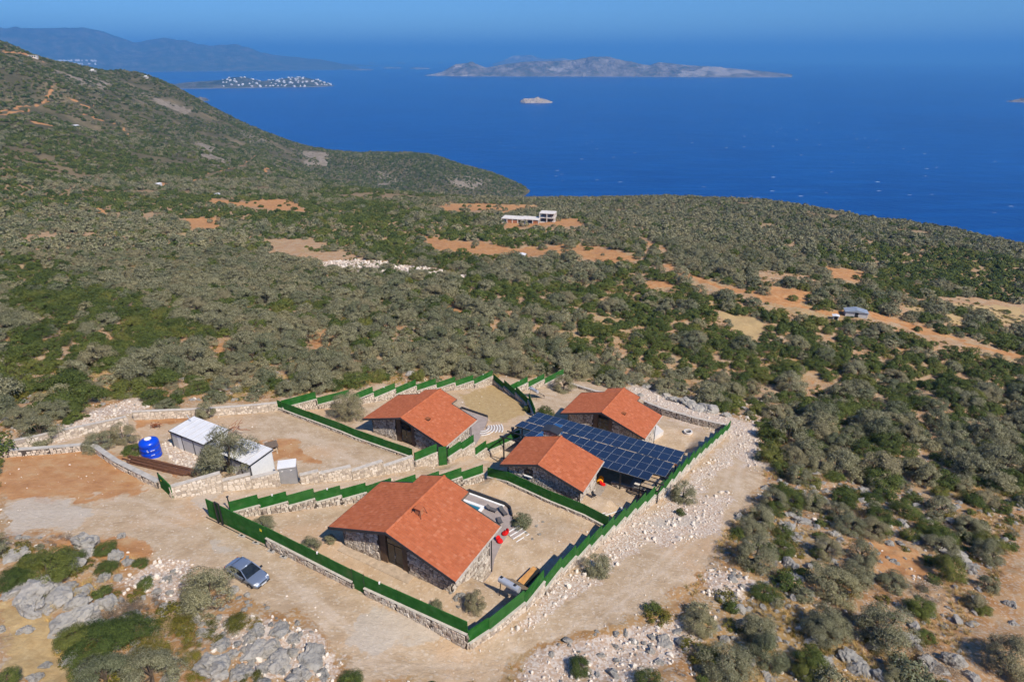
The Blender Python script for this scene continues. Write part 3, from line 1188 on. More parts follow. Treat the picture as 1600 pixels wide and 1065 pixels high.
def build_house():
    root = thing('stone_house', 'x', 'house')
    ap = 4.8
    add_roof(root, 7.3, 7.48, 8.2, 9.61, 2.98, 3.0, ap, SL, SL, 1)
    top = lambda a: ap - .22 - SL * abs(a)
    mb = MB()
    mb.prism_y([(-6.2, -5.5), (-1.7, -5.5), (-1.7, top(1.7)), (-6.2, top(6.2))], .75, 7.5)
    mb.prism_y([(1.65, -5.5), (6.6, -5.5), (6.6, top(6.6)), (1.65, top(1.65))], .75, 7.5)
    mb.prism_y([(-1.695, -5.5), (1.645, -5.5), (1.645, top(1.65)), (0, top(0)), (-1.695, top(1.7))], 1.25, 7.5)
    mb.prism_y([(-2.6, -5.5), (2.6, -5.5), (2.6, top(2.6)), (0, top(0)), (-2.6, top(2.6))], 7.503, 8.9)
    wall = mb.part('wall', 'mortar', root)
    V, Fc = [], []
    X, Yv, Zv = Vector((1, 0, 0)), Vector((0, 1, 0)), Vector((0, 0, 1))
    stone_face(V, Fc, (-6.2, .75, 0), X, Zv, -Yv, 4.5, lambda s: top(-6.2 + s), -.9, .42, .32, 1)
    stone_face(V, Fc, (1.65, .75, 0), X, Zv, -Yv, 4.95, lambda s: top(1.65 + s), -1.2, .42, .32, 2)
    stone_face(V, Fc, (6.6, .75, 0), Yv, Zv, X, 6.75, lambda s: top(6.6), -4.4, .42, .32, 3)
    stone_face(V, Fc, (-6.2, .75, 0), Yv, Zv, -X, 6.75, lambda s: top(6.2), -3.4, .42, .32, 4)
    stone_face(V, Fc, (-6.2, 7.5, 0), X, Zv, Yv, 3.6, lambda s: top(-6.2 + s), -4.4, .42, .32, 5)
    stone_face(V, Fc, (2.6, 7.5, 0), X, Zv, Yv, 4.0, lambda s: top(2.6 + s), -4.4, .42, .32, 6, skip=lambda s, t: .7 < s < 3.2 and t < -1.0)
    stone_obj('wall_stones', V, Fc, 'wall_stone', wall)
    # entrance bay: two tall timber panels and a dark glazed door between them
    for a0, a1 in ((-1.69, -.92), (.98, 1.64)):
        MB().box(a0, a1, .86, 1.247, -.25, top(max(abs(a0), abs(a1))) - .01).part('wood_panel', 'wood_panel', root)
    d = MB().box(-.915, .975, 1.02, 1.247, -.02, 3.2).part('door', 'black_steel', root)
    MB().box(-.82, -.02, .985, 1.015, .08, 2.45).part('glass_pane', 'glass_dark', d)
    MB().box(.06, .88, .985, 1.015, .08, 2.45).part('glass_pane', 'glass_dark', d)
    MB().box(-.82, .88, .985, 1.015, 2.56, 3.1).part('glass_pane', 'glass_dark', d)
    MB().box(.0, .04, .93, .98, .95, 1.25).part('door_handle', 'silver_metal', d)
    MB().box(-.95, 1.0, .55, 1.019, -.22, -.03).part('doorstep', 'white_paint', root)
    w = MB().box(3.3, 5.8, 7.50, 7.56, -3.3, -1.1).part('window', 'black_steel', root)
    MB().box(3.4, 4.5, 7.565, 7.59, -3.2, -1.2).part('glass_pane', 'glass_dark', w)
    MB().box(4.6, 5.7, 7.565, 7.59, -3.2, -1.2).part('glass_pane', 'glass_dark', w)
    MB().tube((6.72, 7.62, -3.5), (6.72, 7.62, top(6.6) - .02), .06).part('downpipe', 'black_steel', root)
    MB().box(-1.5, 1.4, 8.905, 8.94, -3.3, -.9).part('window', 'glass_dark', root)
    return root


def add_chimney(root, a, b, big):
    z = 4.8 - SL * a
    o = MB().box(a - .28, a + .28, b - .28, b + .28, z - .1, z + (.62 if big else .16)).part('chimney' if big else 'roof_vent', 'brick_red' if big else 'dark_void', root)
    mb = MB()
    if big:
        mb.box(a - .36, a + .36, b - .36, b + .36, z + .74, z + .80)
        for p in (-.26, .26):
            for q in (-.26, .26):
                mb.box(a + p - .03, a + p + .03, b + q - .03, b + q + .03, z + .62, z + .74)
        mb.part('chimney_cap', 'roof_tile', o)
        for p, q in ((-.55, -.5), (.55, -.5), (-.55, .5), (.55, .5)):
            MB().tube((a + p, b + q, z - SL * p + .08), (a + p * .6, b + q * .6, z + .7), .025).part('chimney_stay', 'black_steel', o)
    else:
        mb.box(a - .34, a + .34, b - .34, b + .30, z + .16, z + .22)
        mb.part('vent_cap', 'rust', o)


house1 = build_house()
hs = {1: house1, 2: copy_tree(house1), 4: copy_tree(house1)}
for h, lab in ((1, 'largest nearest stone house with red tiled roof and framed chimney, behind the sliding gate'),
               (2, 'stone house with red tiled roof above the dry grass yard, farthest left of the four'),
               (4, 'stone house with red tiled roof behind the solar panel canopy')):
    o = hs[h]
    o.location = HOUSES[h]['p']
    o.rotation_euler = (0, 0, -HOUSES[h]['yaw'])
    tag(o, lab, 'house', 'red roofed stone houses')
add_chimney(hs[1], .95, 3.9, True)
add_chimney(hs[2], 2.7, 2.7, False)
add_chimney(hs[4], 2.7, 2.9, False)
w = MB().box(6.602, 6.70, 1.3, 2.0, .5, 1.5).part('window', 'black_steel', hs[2])
MB().box(6.705, 6.72, 1.36, 1.94, .56, 1.44).part('glass_pane', 'glass_dark', w)


def build_house3():
    root = thing('stone_house', 'small stone house with plain gable roof in the middle, beside the solar canopy', 'house', HOUSES[3]['p'], -HOUSES[3]['yaw'], 'red roofed stone houses')
    ap = 4.3
    sl, srr = 1.67 / 5.21, 1.94 / 5.95
    add_roof(root, 5.21, 5.95, 7.07, 7.07, 0, 0, ap, sl, srr, 5)
    top = lambda a: ap - .22 - (sl * -a if a < 0 else srr * a)
    wall = MB().prism_y([(-4.5, -4), (5.3, -4), (5.3, top(5.3)), (0, top(0)), (-4.5, top(-4.5))], .6, 6.5).part('wall', 'mortar', root)
    V, Fc = [], []
    X, Yv, Zv = Vector((1, 0, 0)), Vector((0, 1, 0)), Vector((0, 0, 1))
    inw = lambda s, t: 2.55 < s < 3.45 and 1.75 < t < 2.75
    stone_face(V, Fc, (-4.5, .6, 0), X, Zv, -Yv, 9.8, lambda s: top(-4.5 + s), -1.0, .40, .30, 11, skip=inw)
    stone_face(V, Fc, (5.3, .6, 0), Yv, Zv, X, 5.9, lambda s: top(5.3), -3.0, .40, .30, 12)
    stone_face(V, Fc, (-4.5, .6, 0), Yv, Zv, -X, 5.9, lambda s: top(-4.5), -3.0, .40, .30, 13)
    stone_face(V, Fc, (-4.5, 6.5, 0), X, Zv, Yv, 9.8, lambda s: top(-4.5 + s), -3.0, .40, .30, 14)
    stone_obj('wall_stones', V, Fc, 'wall_stone', wall)
    w = MB().box(-1.85, -1.15, .56, .598, 1.85, 2.65).part('window', 'black_steel', root)
    MB().box(-1.78, -1.22, .545, .557, 1.92, 2.58).part('glass_pane', 'glass_dark', w)
    MB().box(-2.05, -.95, .38, .59, 1.74, 1.84).part('window_sill', 'white_paint', w)
    MB().tube((5.42, .45, -1.0), (5.42, .45, top(5.3)), .055).part('downpipe', 'black_steel', root)
    # stone stack behind the ridge with a dark slab on it
    st = MB().box(-2.6, -.7, 7.2, 8.4, -4.5, 4.3).part('chimney_stack', 'mortar', root)
    V, Fc = [], []
    stone_face(V, Fc, (-2.6, 7.2, 0), X, Zv, -Yv, 1.9, lambda s: 4.3, -3, .34, .26, 15)
    stone_face(V, Fc, (-.7, 7.2, 0), Yv, Zv, X, 1.2, lambda s: 4.3, -3, .34, .26, 16)
    stone_obj('stack_stones', V, Fc, 'wall_stone', st)
    MB().prism_y([(-2.9, 4.32), (-.4, 4.32), (-.4, 4.42), (-1.7, 4.72), (-2.9, 4.42)], 7.0, 8.6).part('stack_cap', 'dark_trim', st)
    return root


build_house3()

# ================================================================== TERRACES AND PAVING
def slab(name, poly, z, th, mat, label, kind='structure'):
    me = MB().prism([(p.x, p.y) for p in poly], z - th, z)
    o = me.part(name, mat)
    return tag(o, label, None, None, kind)


zt1 = HOUSES[1]['p'][2] - 3.36
hw1 = [Vector((*to_world(1, a, b), 0)) for a, b in ((6.7, 5.6), (6.7, 7.55), (2.65, 7.55), (2.65, 8.95), (-3.0, 8.95), (-3.0, 10.6))]
tp = [pz(px, py, zt1) for px, py in ((789, 788.4), (797, 795), (800, 806), (800, 817), (795, 832), (783, 850), (773, 872), (769, 893))]
o = slab('terrace', hw1 + [pz(732.7, 768, zt1)] + tp, zt1, 1.6, 'paving', 'mauve paved pool terrace behind the nearest house')


def edge_strip(pts, z, w, h, mat, parent, name='edge_shadow'):
    mb = MB()
    for p, q in zip(pts[:-1], pts[1:]):
        d = (q - p)
        d.z = 0
        d.normalize()
        n = Vector((-d.y, d.x, 0)) * w / 2
        mb.hexa([(p + n).to_tuple()[:2] + (z - .3,), (p - n).to_tuple()[:2] + (z - .3,), (q - n).to_tuple()[:2] + (z - .3,), (q + n).to_tuple()[:2] + (z - .3,)],
                [(p + n).to_tuple()[:2] + (z + h,), (p - n).to_tuple()[:2] + (z + h,), (q - n).to_tuple()[:2] + (z + h,), (q + n).to_tuple()[:2] + (z + h,)])
    return mb.part(name, mat, parent)


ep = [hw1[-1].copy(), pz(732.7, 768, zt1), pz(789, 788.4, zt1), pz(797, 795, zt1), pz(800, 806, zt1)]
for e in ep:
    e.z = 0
edge_strip(ep, zt1, .16, .42, 'dark_trim', o)  # dark strip stands in for the shadow line at the terrace drop
ep2 = [e + Vector((-.1, -.28, 0)) for e in ep[:3]]
edge_strip(ep2, zt1, .26, .10, 'white_paint', o, 'kerb')

# pool
pc = pz(758, 792.4, zt1)
pa, pb = local(1, pc.x, pc.y)
pool = thing('swimming_pool', 'white rimmed swimming pool half hidden behind the nearest roof', 'pool', HOUSES[1]['p'], -HOUSES[1]['yaw'])
x0, x1, y0, y1 = pa - 6.0, pa, pb - 2.6, pb
zr = -3.36
for nm, b in (('rim', (x0 - .0, x1, y1 - .38, y1)), ('rim', (x0, x1, y0, y0 + .38)), ('rim', (x1 - .38, x1, y0 + .384, y1 - .384)), ('rim', (x0, x0 + .38, y0 + .384, y1 - .384))):
    MB().box(b[0], b[1], b[2], b[3], zr + .01, zr + .16).part(nm, 'white_paint', pool)
MB().box(x0 + .385, x1 - .385, y0 + .385, y1 - .385, zr + .005, zr + .06).part('water', 'water_pool', pool)

# H2 terrace, H4 apron
zt2 = HOUSES[2]['p'][2] - 3.36
hw2 = [Vector((*to_world(2, a, b), 0)) for a, b in ((6.7, 5.6), (6.7, 7.55), (2.65, 7.55), (2.65, 8.95), (-3.0, 8.95), (-3.0, 10.0))]
tp2 = [pz(px, py, zt2) for px, py in ((722, 638), (762, 651.5), (759, 662), (754, 676), (746, 690), (740, 699))]
o2 = slab('terrace', hw2 + tp2, zt2, 1.5, 'paving', 'mauve paved terrace beside the dry grass yard')
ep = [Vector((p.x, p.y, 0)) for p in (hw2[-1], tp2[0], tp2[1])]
edge_strip(ep, zt2, .14, .35, 'dark_trim', o2)  # same dark strip as a built shadow line along this terrace
zt4 = HOUSES[4]['p'][2] - 2.6
hw4 = [pz(px, py, zt4) for px, py in ((1012, 672), (1024, 661), (1037, 673), (1024, 681), (1012, 690))]
slab('terrace', hw4, zt4, 1.6, 'white_concrete', 'pale concrete apron beside the house behind the solar panels')


def curved_steps(c, n, r0, r1, th0, th1, z0, dz, label):
    st = thing('garden_steps', label, 'steps', c)
    for i in range(n):
        ra, rb = r0 + (r1 - r0) * i / n, r0 + (r1 - r0) * (i + 1) / n - .02
        a = [(rb * cos(th0 + (th1 - th0) * k / 8), rb * sin(th0 + (th1 - th0) * k / 8)) for k in range(9)]
        b = [(ra * cos(th0 + (th1 - th0) * k / 8), ra * sin(th0 + (th1 - th0) * k / 8)) for k in range(8, -1, -1)]
        s = MB().prism(a + b, z0 - dz * i - .8, z0 - dz * i).part('step', 'paving', st)
        a2 = [((rb + .0) * cos(th0 + (th1 - th0) * k / 8), (rb + .0) * sin(th0 + (th1 - th0) * k / 8)) for k in range(9)]
        b2 = [((rb - .13) * cos(th0 + (th1 - th0) * k / 8), (rb - .13) * sin(th0 + (th1 - th0) * k / 8)) for k in range(8, -1, -1)]
        MB().prism(a2 + b2, z0 - dz * i + .004, z0 - dz * i + .05).part('nosing', 'white_paint', s)


c = pz(752, 668, zt2)
curved_steps(c, 6, .9, 3.6, radians(-95), radians(25), .08, .07, 'curved white edged steps by the dry grass yard')


def straight_steps(p, q, n, w, drop, label):
    d = q - p
    L = Vector((d.x, d.y, 0)).length
    st = thing('garden_steps', label, 'steps', p, atan2(d.y, d.x))
    for i in range(n):
        x0, x1 = L * i / n, L * (i + 1) / n - .012
        z = -drop * i / n
        s = MB().box(x0, x1, -w / 2, w / 2, z - .7, z).part('step', 'paving', st)
        MB().box(x1 - .12, x1, -w / 2, w / 2, z + .003, z + .04).part('nosing', 'white_paint', s)


p = pz(797.5, 824, zt1)
q = gp(833, 853)
p.z += .05
straight_steps(p, q, 7, 1.9, max(.3, p.z - q.z - .15), 'white edged steps leading from the pool terrace down to the bare yard')

for h, lab in ((1, 'pale stone path along the front of the nearest house'), (2, 'pale stone path along the front of the leftmost house')):
    poly = [Vector((*to_world(h, a, b), 0)) for a, b in ((-6.4, -.15), (2.4, -.35), (2.4, .70), (-6.4, .70))]
    slab('path', poly, HOUSES[h]['p'][2] + .05, .5, 'flagstone', lab)
poly = [gp(px, py) for px, py in ((890, 765), (918, 742), (951, 755), (940, 772), (915, 800), (895, 792))]
zz = max(p.z for p in poly) * .5 + min(p.z for p in poly) * .5 + .05
pat = MB().prism([(p.x, p.y) for p in poly], [p.z - .5 for p in poly], [p.z + .06 for p in poly]).part('patio', 'pale_mortar')
tag(pat, 'cream crazy paved patio beside the small house', None, None, 'structure')

# ================================================================== WALLS AND FENCES
def dens(pts, seg):
    out = [pts[0]]
    for p, q in zip(pts[:-1], pts[1:]):
        L = sqrt((q[0] - p[0]) ** 2 + (q[1] - p[1]) ** 2)
        n = max(1, int(round(L / seg)))
        for i in range(1, n + 1):
            t = i / n
            out.append(tuple(p[k] + (q[k] - p[k]) * t for k in range(len(p))))
    return out


def wall_run(pts, wall_h, fence_h, seg, stepped, wlabel, flabel, core='mortar', stone='wall_stone', thick=.42, cop=.06, copw=.05, copmat='coping',
             sw=.40, sh=.30, gaps=(), wgroup='stone garden walls', fgroup='green turf fences', lamps=(), seed=0, batter=0.0, down=1.2):
    P = dens(pts, seg)
    explicit = len(P[0]) > 2
    o0 = Vector((P[0][0], P[0][1], 0))
    wt = tag(bpy.data.objects.new('stone_wall', None), wlabel, 'wall', wgroup)
    COL.objects.link(wt)
    mb, cb = MB(), MB()
    V, Fc = [], []
    ft = None
    if fence_h > 0:
        ft = tag(bpy.data.objects.new('green_fence', None), flabel, 'fence', fgroup)
        COL.objects.link(ft)
    nn = len(P)
    for i in range(nn - 1):
        if i in gaps:
            continue
        p = Vector((P[i][0], P[i][1], 0))
        q = Vector((P[i + 1][0], P[i + 1][1], 0))
        g0, g1 = gz(p.x, p.y), gz(q.x, q.y)
        if explicit:
            c0, c1 = P[i][2], P[i + 1][2]
        elif stepped:
            c0 = c1 = max(g0, g1) + wall_h
        else:
            c0, c1 = g0 + wall_h, g1 + wall_h
        if stepped and explicit:
            c0 = c1 = max(c0, c1)
        d = (q - p)
        L = d.length
        d.normalize()
        n = Vector((-d.y, d.x, 0))
        h = n * thick / 2
        hb = n * (thick / 2 + batter)
        lo = min(g0, g1) - down
        mb.hexa([(p + hb).to_tuple()[:2] + (lo,), (p - hb).to_tuple()[:2] + (lo,), (q - hb).to_tuple()[:2] + (lo,), (q + hb).to_tuple()[:2] + (lo,)],
                [(p + h).to_tuple()[:2] + (c0,), (p - h).to_tuple()[:2] + (c0,), (q - h).to_tuple()[:2] + (c1,), (q + h).to_tuple()[:2] + (c1,)])
        hc = n * (thick / 2 + copw)
        e = d * (-.02 if (stepped and i % 2) else .004)
        pc, qc = p + e, q - e
        cb.hexa([(pc + hc).to_tuple()[:2] + (c0 + .003,), (pc - hc).to_tuple()[:2] + (c0 + .003,), (qc - hc).to_tuple()[:2] + (c1 + .003,), (qc + hc).to_tuple()[:2] + (c1 + .003,)],
                [(pc + hc).to_tuple()[:2] + (c0 + cop,), (pc - hc).to_tuple()[:2] + (c0 + cop,), (qc - hc).to_tuple()[:2] + (c1 + cop,), (qc + hc).to_tuple()[:2] + (c1 + cop,)])
        bt = min(g0, g1) - .5
        tp_ = lambda s, c0=c0, c1=c1, L=L: c0 + (c1 - c0) * min(max(s / L, 0), 1)
        if batter:
            wv = Vector((0, 0, 1)) - n * (batter / (max(c0, c1) - lo))
            wv2 = Vector((0, 0, 1)) + n * (batter / (max(c0, c1) - lo))
            base_z = lo
            stone_face(V, Fc, (p + hb) + Vector((0, 0, lo)), d, wv, n, L, lambda s: tp_(s) - lo, bt - lo, sw, sh, seed * 997 + i * 2)
            stone_face(V, Fc, (p - hb) + Vector((0, 0, lo)), d, wv2, -n, L, lambda s: tp_(s) - lo, bt - lo, sw, sh, seed * 997 + i * 2 + 1)
        else:
            stone_face(V, Fc, p + h, d, Vector((0, 0, 1)), n, L, tp_, bt, sw, sh, seed * 997 + i * 2)
            stone_face(V, Fc, p - h, d, Vector((0, 0, 1)), -n, L, tp_, bt, sw, sh, seed * 997 + i * 2 + 1)
        if i == 0 or (stepped and not explicit):
            zz = c0
            stone_face(V, Fc, p + h, -n, Vector((0, 0, 1)), -d, thick, lambda s: zz, bt, sw, sh, seed * 997 + i * 2 + 5001)
        if i == nn - 2 or (stepped and not explicit):
            zz2 = c1
            stone_face(V, Fc, q - h, n, Vector((0, 0, 1)), d, thick, lambda s: zz2, bt, sw, sh, seed * 997 + i * 2 + 7001)
        if ft:
            f = n * .035
            gap = d * .012
            b0, b1 = c0 + cop + .004, c1 + cop + .004
            pp, qq = p + gap, q - gap
            jt = random.uniform(-.03, .03)
            MB().hexa([(pp + f).to_tuple()[:2] + (b0,), (pp - f).to_tuple()[:2] + (b0,), (qq - f).to_tuple()[:2] + (b1,), (qq + f).to_tuple()[:2] + (b1,)],
                      [(pp + f).to_tuple()[:2] + (b0 + fence_h + jt,), (pp - f).to_tuple()[:2] + (b0 + fence_h + jt,), (qq - f).to_tuple()[:2] + (b1 + fence_h + jt,), (qq + f).to_tuple()[:2] + (b1 + fence_h + jt,)]).part('panel', 'green_turf', ft)
            MB().tube((p.x + n.x * .07, p.y + n.y * .07, b0 - .1), (p.x + n.x * .07, p.y + n.y * .07, b0 + fence_h + .02), .03, None, 5).part('post', 'black_steel', ft)
            if i in lamps:
                mid = (p + q) / 2
                zt = (b0 + b1) / 2 + fence_h
                MB().box(mid.x - .07, mid.x + .07, mid.y - .07, mid.y + .07, zt - .12, zt + .08).part('lamp', 'white_paint', ft)
    core_o = mb.part('wall_core', core, wt)
    stone_obj('wall_stones', V, Fc, stone, wt)
    cb.part('coping', copmat, wt)
    return P


def xy(v):
    return (v.x, v.y)


# front of the nearest plot
a = gp(417, 839, 1.05)
cz = a.z + 1.05
b = pz(552, 907.7, cz)
wall_run([(a.x, a.y, cz), (b.x, b.y, cz)], 0, 1.30, 3.2, False, 'low stone wall between the sliding gate and the green door', 'level green fence between the sliding gate and the green door', lamps=(2,), seed=1)
b2 = pz(570, 916.7, cz)
c = pz(731, 989.5, cz)
wall_run([(b2.x, b2.y, cz), (c.x, c.y, cz)], 0, 1.30, 3.2, False, 'stone wall growing taller from the green door to the near corner', 'level green fence from the green door to the near corner', lamps=(0,), seed=2)
corner = c
dd = Vector((b2.x - b.x, b2.y - b.y, 0))
door = thing('garden_door', 'narrow green door set into the front fence of the nearest house', 'door', (b.x, b.y, min(gz(b.x, b.y), gz(b2.x, b2.y))), atan2(dd.y, dd.x))
zt = cz + 1.42 - door.location.z
MB().box(.02, dd.length - .02, -.04, .04, .03, zt).part('leaf', 'green_turf', door)
MB().box(-.03, .02, -.05, .05, -.3, zt + .05).part('post', 'black_steel', door)
MB().box(dd.length - .02, dd.length + .03, -.05, .05, -.3, zt + .05).part('post', 'black_steel', door)

# stepped fence along the right side
rp = [xy(corner)] + [xy(gp(px, py, .05)) for px, py in ((764, 992), (819, 952), (876, 899), (939, 849), (991, 807), (1035, 774), (1082, 727), (1139, 676))]
wall_run(rp, .62, 1.28, 3.1, True, 'long stepped stone wall along the rubble track', 'long stepped green fence along the rubble track', core='pale_mortar', stone='pale_stone', seed=3)
# stepped fence between nearest plot and lane
sp_ = [to_world(1, -19.4, -1.9), to_world(1, -11.1, 9.6), to_world(1, -3.2, 22.6)]
wall_run(sp_, .75, 1.25, 2.9, True, 'stepped stone wall between the lane and the nearest house', 'stepped green fence between the lane and the nearest house', seed=4, lamps=(1, 3))
# plot of the left house
wall_run([xy(gp(435, 640)), xy(gp(536, 678)), xy(gp(645, 718))], .50, 1.25, 2.6, False, 'low stone wall before the leftmost house', 'dark green fence running down before the leftmost house', seed=5)
wall_run([xy(gp(649, 729)), xy(gp(684, 726))], .95, 1.2, 2.6, True, 'short stone wall left of the tall green lane gate', 'short green fence left of the tall green lane gate', seed=6, stone='pale_stone', core='pale_mortar')
wall_run([xy(gp(700, 723)), xy(gp(760, 713)), xy(gp(812, 690))], .95, 1.2, 3.1, True, 'stepped stone wall from the lane gate to the solar canopy', 'stepped green fence from the lane gate to the solar canopy', seed=7, stone='pale_stone', core='pale_mortar')
ga, gb = gp(686, 727), gp(699, 725)
dd = Vector((gb.x - ga.x, gb.y - ga.y, 0))
lane_gate = thing('garden_gate', 'tall green gate to the leftmost house on the lane', 'gate', (ga.x, ga.y, min(ga.z, gb.z)), atan2(dd.y, dd.x))
MB().box(.02, dd.length - .02, -.04, .04, .02, 3.0).part('leaf', 'green_turf', lane_gate)
for x in (0, dd.length):
    MB().box(x - .04, x + .02, -.05, .05, -.3, 3.05).part('post', 'black_steel', lane_gate)
gpil = gp(801, 692)
pl = thing('gate_pillar', 'black gate post at the top of the lane by the solar canopy', 'post', gpil)
MB().box(-.18, .18, -.18, .18, -.3, 2.7).part('post_body', 'black_steel', pl)
MB().box(-.24, .24, -.24, .24, 2.703, 2.8).part('post_cap', 'dark_trim', pl)

wall_run([xy(gp(442, 643)), xy(gp(548, 634)), xy(gp(651, 616)), xy(gp(740, 606)), xy(gp(770, 600))], .75, 1.2, 4.4, True, 'stepped stone wall behind the leftmost house', 'stepped green fence behind the leftmost house', seed=8, stone='pale_stone', lamps=(3, 8))
wall_run([xy(gp(771, 600)), xy(gp(806, 622)), xy(gp(826, 636)), xy(gp(836, 652))], .4, 1.3, 4.0, True, 'shaded stone wall at the end of the dry grass yard', 'shaded dark green fence at the end of the dry grass yard', seed=9)
wall_run([xy(gp(797, 614)), xy(gp(850, 603)), xy(gp(880, 597))], .45, 1.25, 5.0, True, 'low stone wall at the far end of the plots', 'two green fence lengths at the far end of the plots', seed=10, stone='pale_stone', lamps=(0, 1))
wall_run([xy(gp(884, 600)), xy(gp(926, 613)), xy(gp(965, 622))], .55, 0, 3.0, False, 'low pale capped wall behind the house by the canopy', '', seed=11)
wall_run([xy(gp(1006, 636)), xy(gp(1033, 647)), xy(gp(1080, 661)), xy(gp(1134, 674))], 1.35, 0, 3.0, False, 'dark shaded retaining wall right of the house behind the canopy', '', seed=12)
wall_run([xy(gp(762, 747)), xy(gp(860, 785)), xy(gp(912, 806)), xy(gp(950, 826))], .32, 1.35, 3.0, False, 'low stone kerb wall before the small house', 'shaded green fence before the small house', seed=13)
# lane retaining wall and the parapet by the parking ground
LW = dict(stone='pale_stone', core='pale_mortar', batter=.35, sw=.5, sh=.36, thick=.5)
wall_run([xy(gp(268, 776)), xy(gp(350, 765)), xy(gp(438, 757))], 1.35, 0, 3.6, True, 'pale stone retaining wall along the lane between the parapet and the kiosk', '', seed=14, **LW)
wall_run([xy(gp(470, 754)), xy(gp(500, 751)), xy(gp(550, 747)), xy(gp(646, 732))], 1.15, 0, 3.6, True, 'pale stone retaining wall along the lane right of the kiosk', '', seed=24, **LW)
wall_run([xy(gp(-150, 717)), xy(gp(0, 713)), xy(gp(80, 708)), xy(gp(136, 703)), xy(gp(150, 705)), xy(gp(183, 728)), xy(gp(250, 762))], .85, 0, 3.0, False, 'stone parapet with wide grey coping round the parking ground', '', stone='pale_stone', seed=15, thick=.5, copmat='grey_concrete', copw=.06, cop=.1)
wall_run([xy(gp(20, 702)), xy(gp(110, 682)), xy(gp(200, 662))], 1.2, 0, 3.0, False, 'rough stone bank left of the blue tank', '', stone='pale_stone', core='pale_mortar', seed=16, batter=.4, sw=.5, sh=.36)
wall_run([xy(gp(210, 655)), xy(gp(300, 651)), xy(gp(370, 646)), xy(gp(434, 640))], 1.3, 0, 3.0, False, 'rough stone bank behind the white cabins', '', stone='pale_stone', core='pale_mortar', seed=17, batter=.4, sw=.5, sh=.36)
wall_run([xy(gp(955, 757)), xy(gp(985, 765)), xy(gp(1008, 770))], .55, 0, 3.0, False, 'short low wall below the solar canopy', '', seed=18)

# sliding gate
ga, gb = gp(328, 807), gp(419, 852)
dd = Vector((gb.x - ga.x, gb.y - ga.y, 0))
gate = thing('sliding_gate', 'long green sliding gate beside the parked car', 'gate', ga, atan2(dd.y, dd.x))
gl = dd.length
gslope = (gb.z - ga.z) / gl
MB().hexa([(0, -.05, .08), (gl, -.05, .08 + gslope * gl), (gl, .05, .08 + gslope * gl), (0, .05, .08)], [(0, -.05, 2.35), (gl, -.05, 2.35 + gslope * gl), (gl, .05, 2.35 + gslope * gl), (0, .05, 2.35)]).part('leaf', 'green_turf', gate)
for x in (1.7, 2.35):
    MB().box(x - .06, x + .06, -.22, -.08, -.2, 2.75).part('guide_post', 'black_steel', gate)
MB().box(1.7, 2.35, -.2, -.1, 2.72, 2.8).part('guide_bar', 'black_steel', gate)
MB().tube((-.2, -.28, .10), (gl + 2.6, -.28, .10 + gslope * gl), .045).part('rail', 'black_steel', gate)
MB().box(gl - .75, gl - .45, -.066, -.054, 1.55 + gslope * gl, 1.85 + gslope * gl).part('sign', 'yellow_sign', gate)
for px, py in ((378, 838), (400, 849), (424, 862), (443, 871)):
    k = gp(px, py)
    o = thing('concrete_block', {378: 'concrete block at the gate rail nearest the lane', 400: 'concrete block below the middle of the sliding gate', 424: 'concrete block at the right end of the sliding gate', 443: 'concrete block at the end of the gate rail'}[px], 'block', k, gate.rotation_euler.z + .2, 'gate rail blocks')
    MB().box(-.35, .35, -.14, .14, -.1, .17).part('block_body', 'grey_concrete', o)
    MB().box(-.12, .12, -.08, .08, .172, .22).part('bracket', 'black_steel', o)
ga, gb = gp(253, 762), gp(271, 778)
dd = Vector((gb.x - ga.x, gb.y - ga.y, 0))
leaf = thing('gate_leaf', 'narrow green gate leaf at the end of the parapet', 'gate', ga, atan2(dd.y, dd.x))
MB().box(.02, dd.length, -.05, .05, -.3, 2.0).part('leaf', 'green_turf', leaf)
MB().box(-.08, .016, -.07, .07, -.3, 2.1).part('post', 'black_steel', leaf)
MB().box(.5, .75, -.065, -.055, 1.3, 1.5).part('sign', 'yellow_sign', leaf)
k = gp(360, 797)
lp = thing('bollard_lamp', 'black bollard lamp behind the sliding gate', 'lamp', k)
MB().tube((0, 0, -.2), (0, 0, 1.75), .07, None, 10).part('post', 'black_steel', lp)
MB().lathe([(.09, 1.752), (.14, 1.80), (.14, 1.86), (.06, 1.92)], 12).part('lamp_head', 'black_steel', lp)

# ================================================================== SOLAR CANOPY
cx, cy = to_world(1, -5.9, 38.85)
canopy = thing('solar_canopy', 'long steel canopy carrying rows of dark blue solar panels', 'solar canopy', (cx, cy, 249.3), -HOUSES[1]['yaw'])
PW, PL, TILT = 1.376, 2.42, atan2(.96, 4.85)
mb = MB()
mb.slot = 0
mb.box(.03, PW - .03, .03, PL - .03, .0, .03)
pg = mb.mesh('solar_panel', 'solar_glass')
pg.transform(Matrix.Translation((0, 0, 0)))
mb = MB()
for b_ in ((.008, PW - .008, .008, .030), (.008, PW - .008, PL - .030, PL - .008), (.008, .030, .0305, PL - .0305), (PW - .030, PW - .008, .0305, PL - .0305)):
    mb.box(b_[0], b_[1], b_[2], b_[3], -.01, .036)
pf = mb.mesh('panel_frame', 'panel_frame')
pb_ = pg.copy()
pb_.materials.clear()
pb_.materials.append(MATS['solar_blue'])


def panel(a, b, blue=False):
    z = -b * math.tan(TILT)
    o = link('solar_panel', pb_ if blue else pg, canopy, (a, b, z + .12))
    o.rotation_euler = (-TILT, 0, 0)
    f = link('panel_frame', pf, o)
    return o


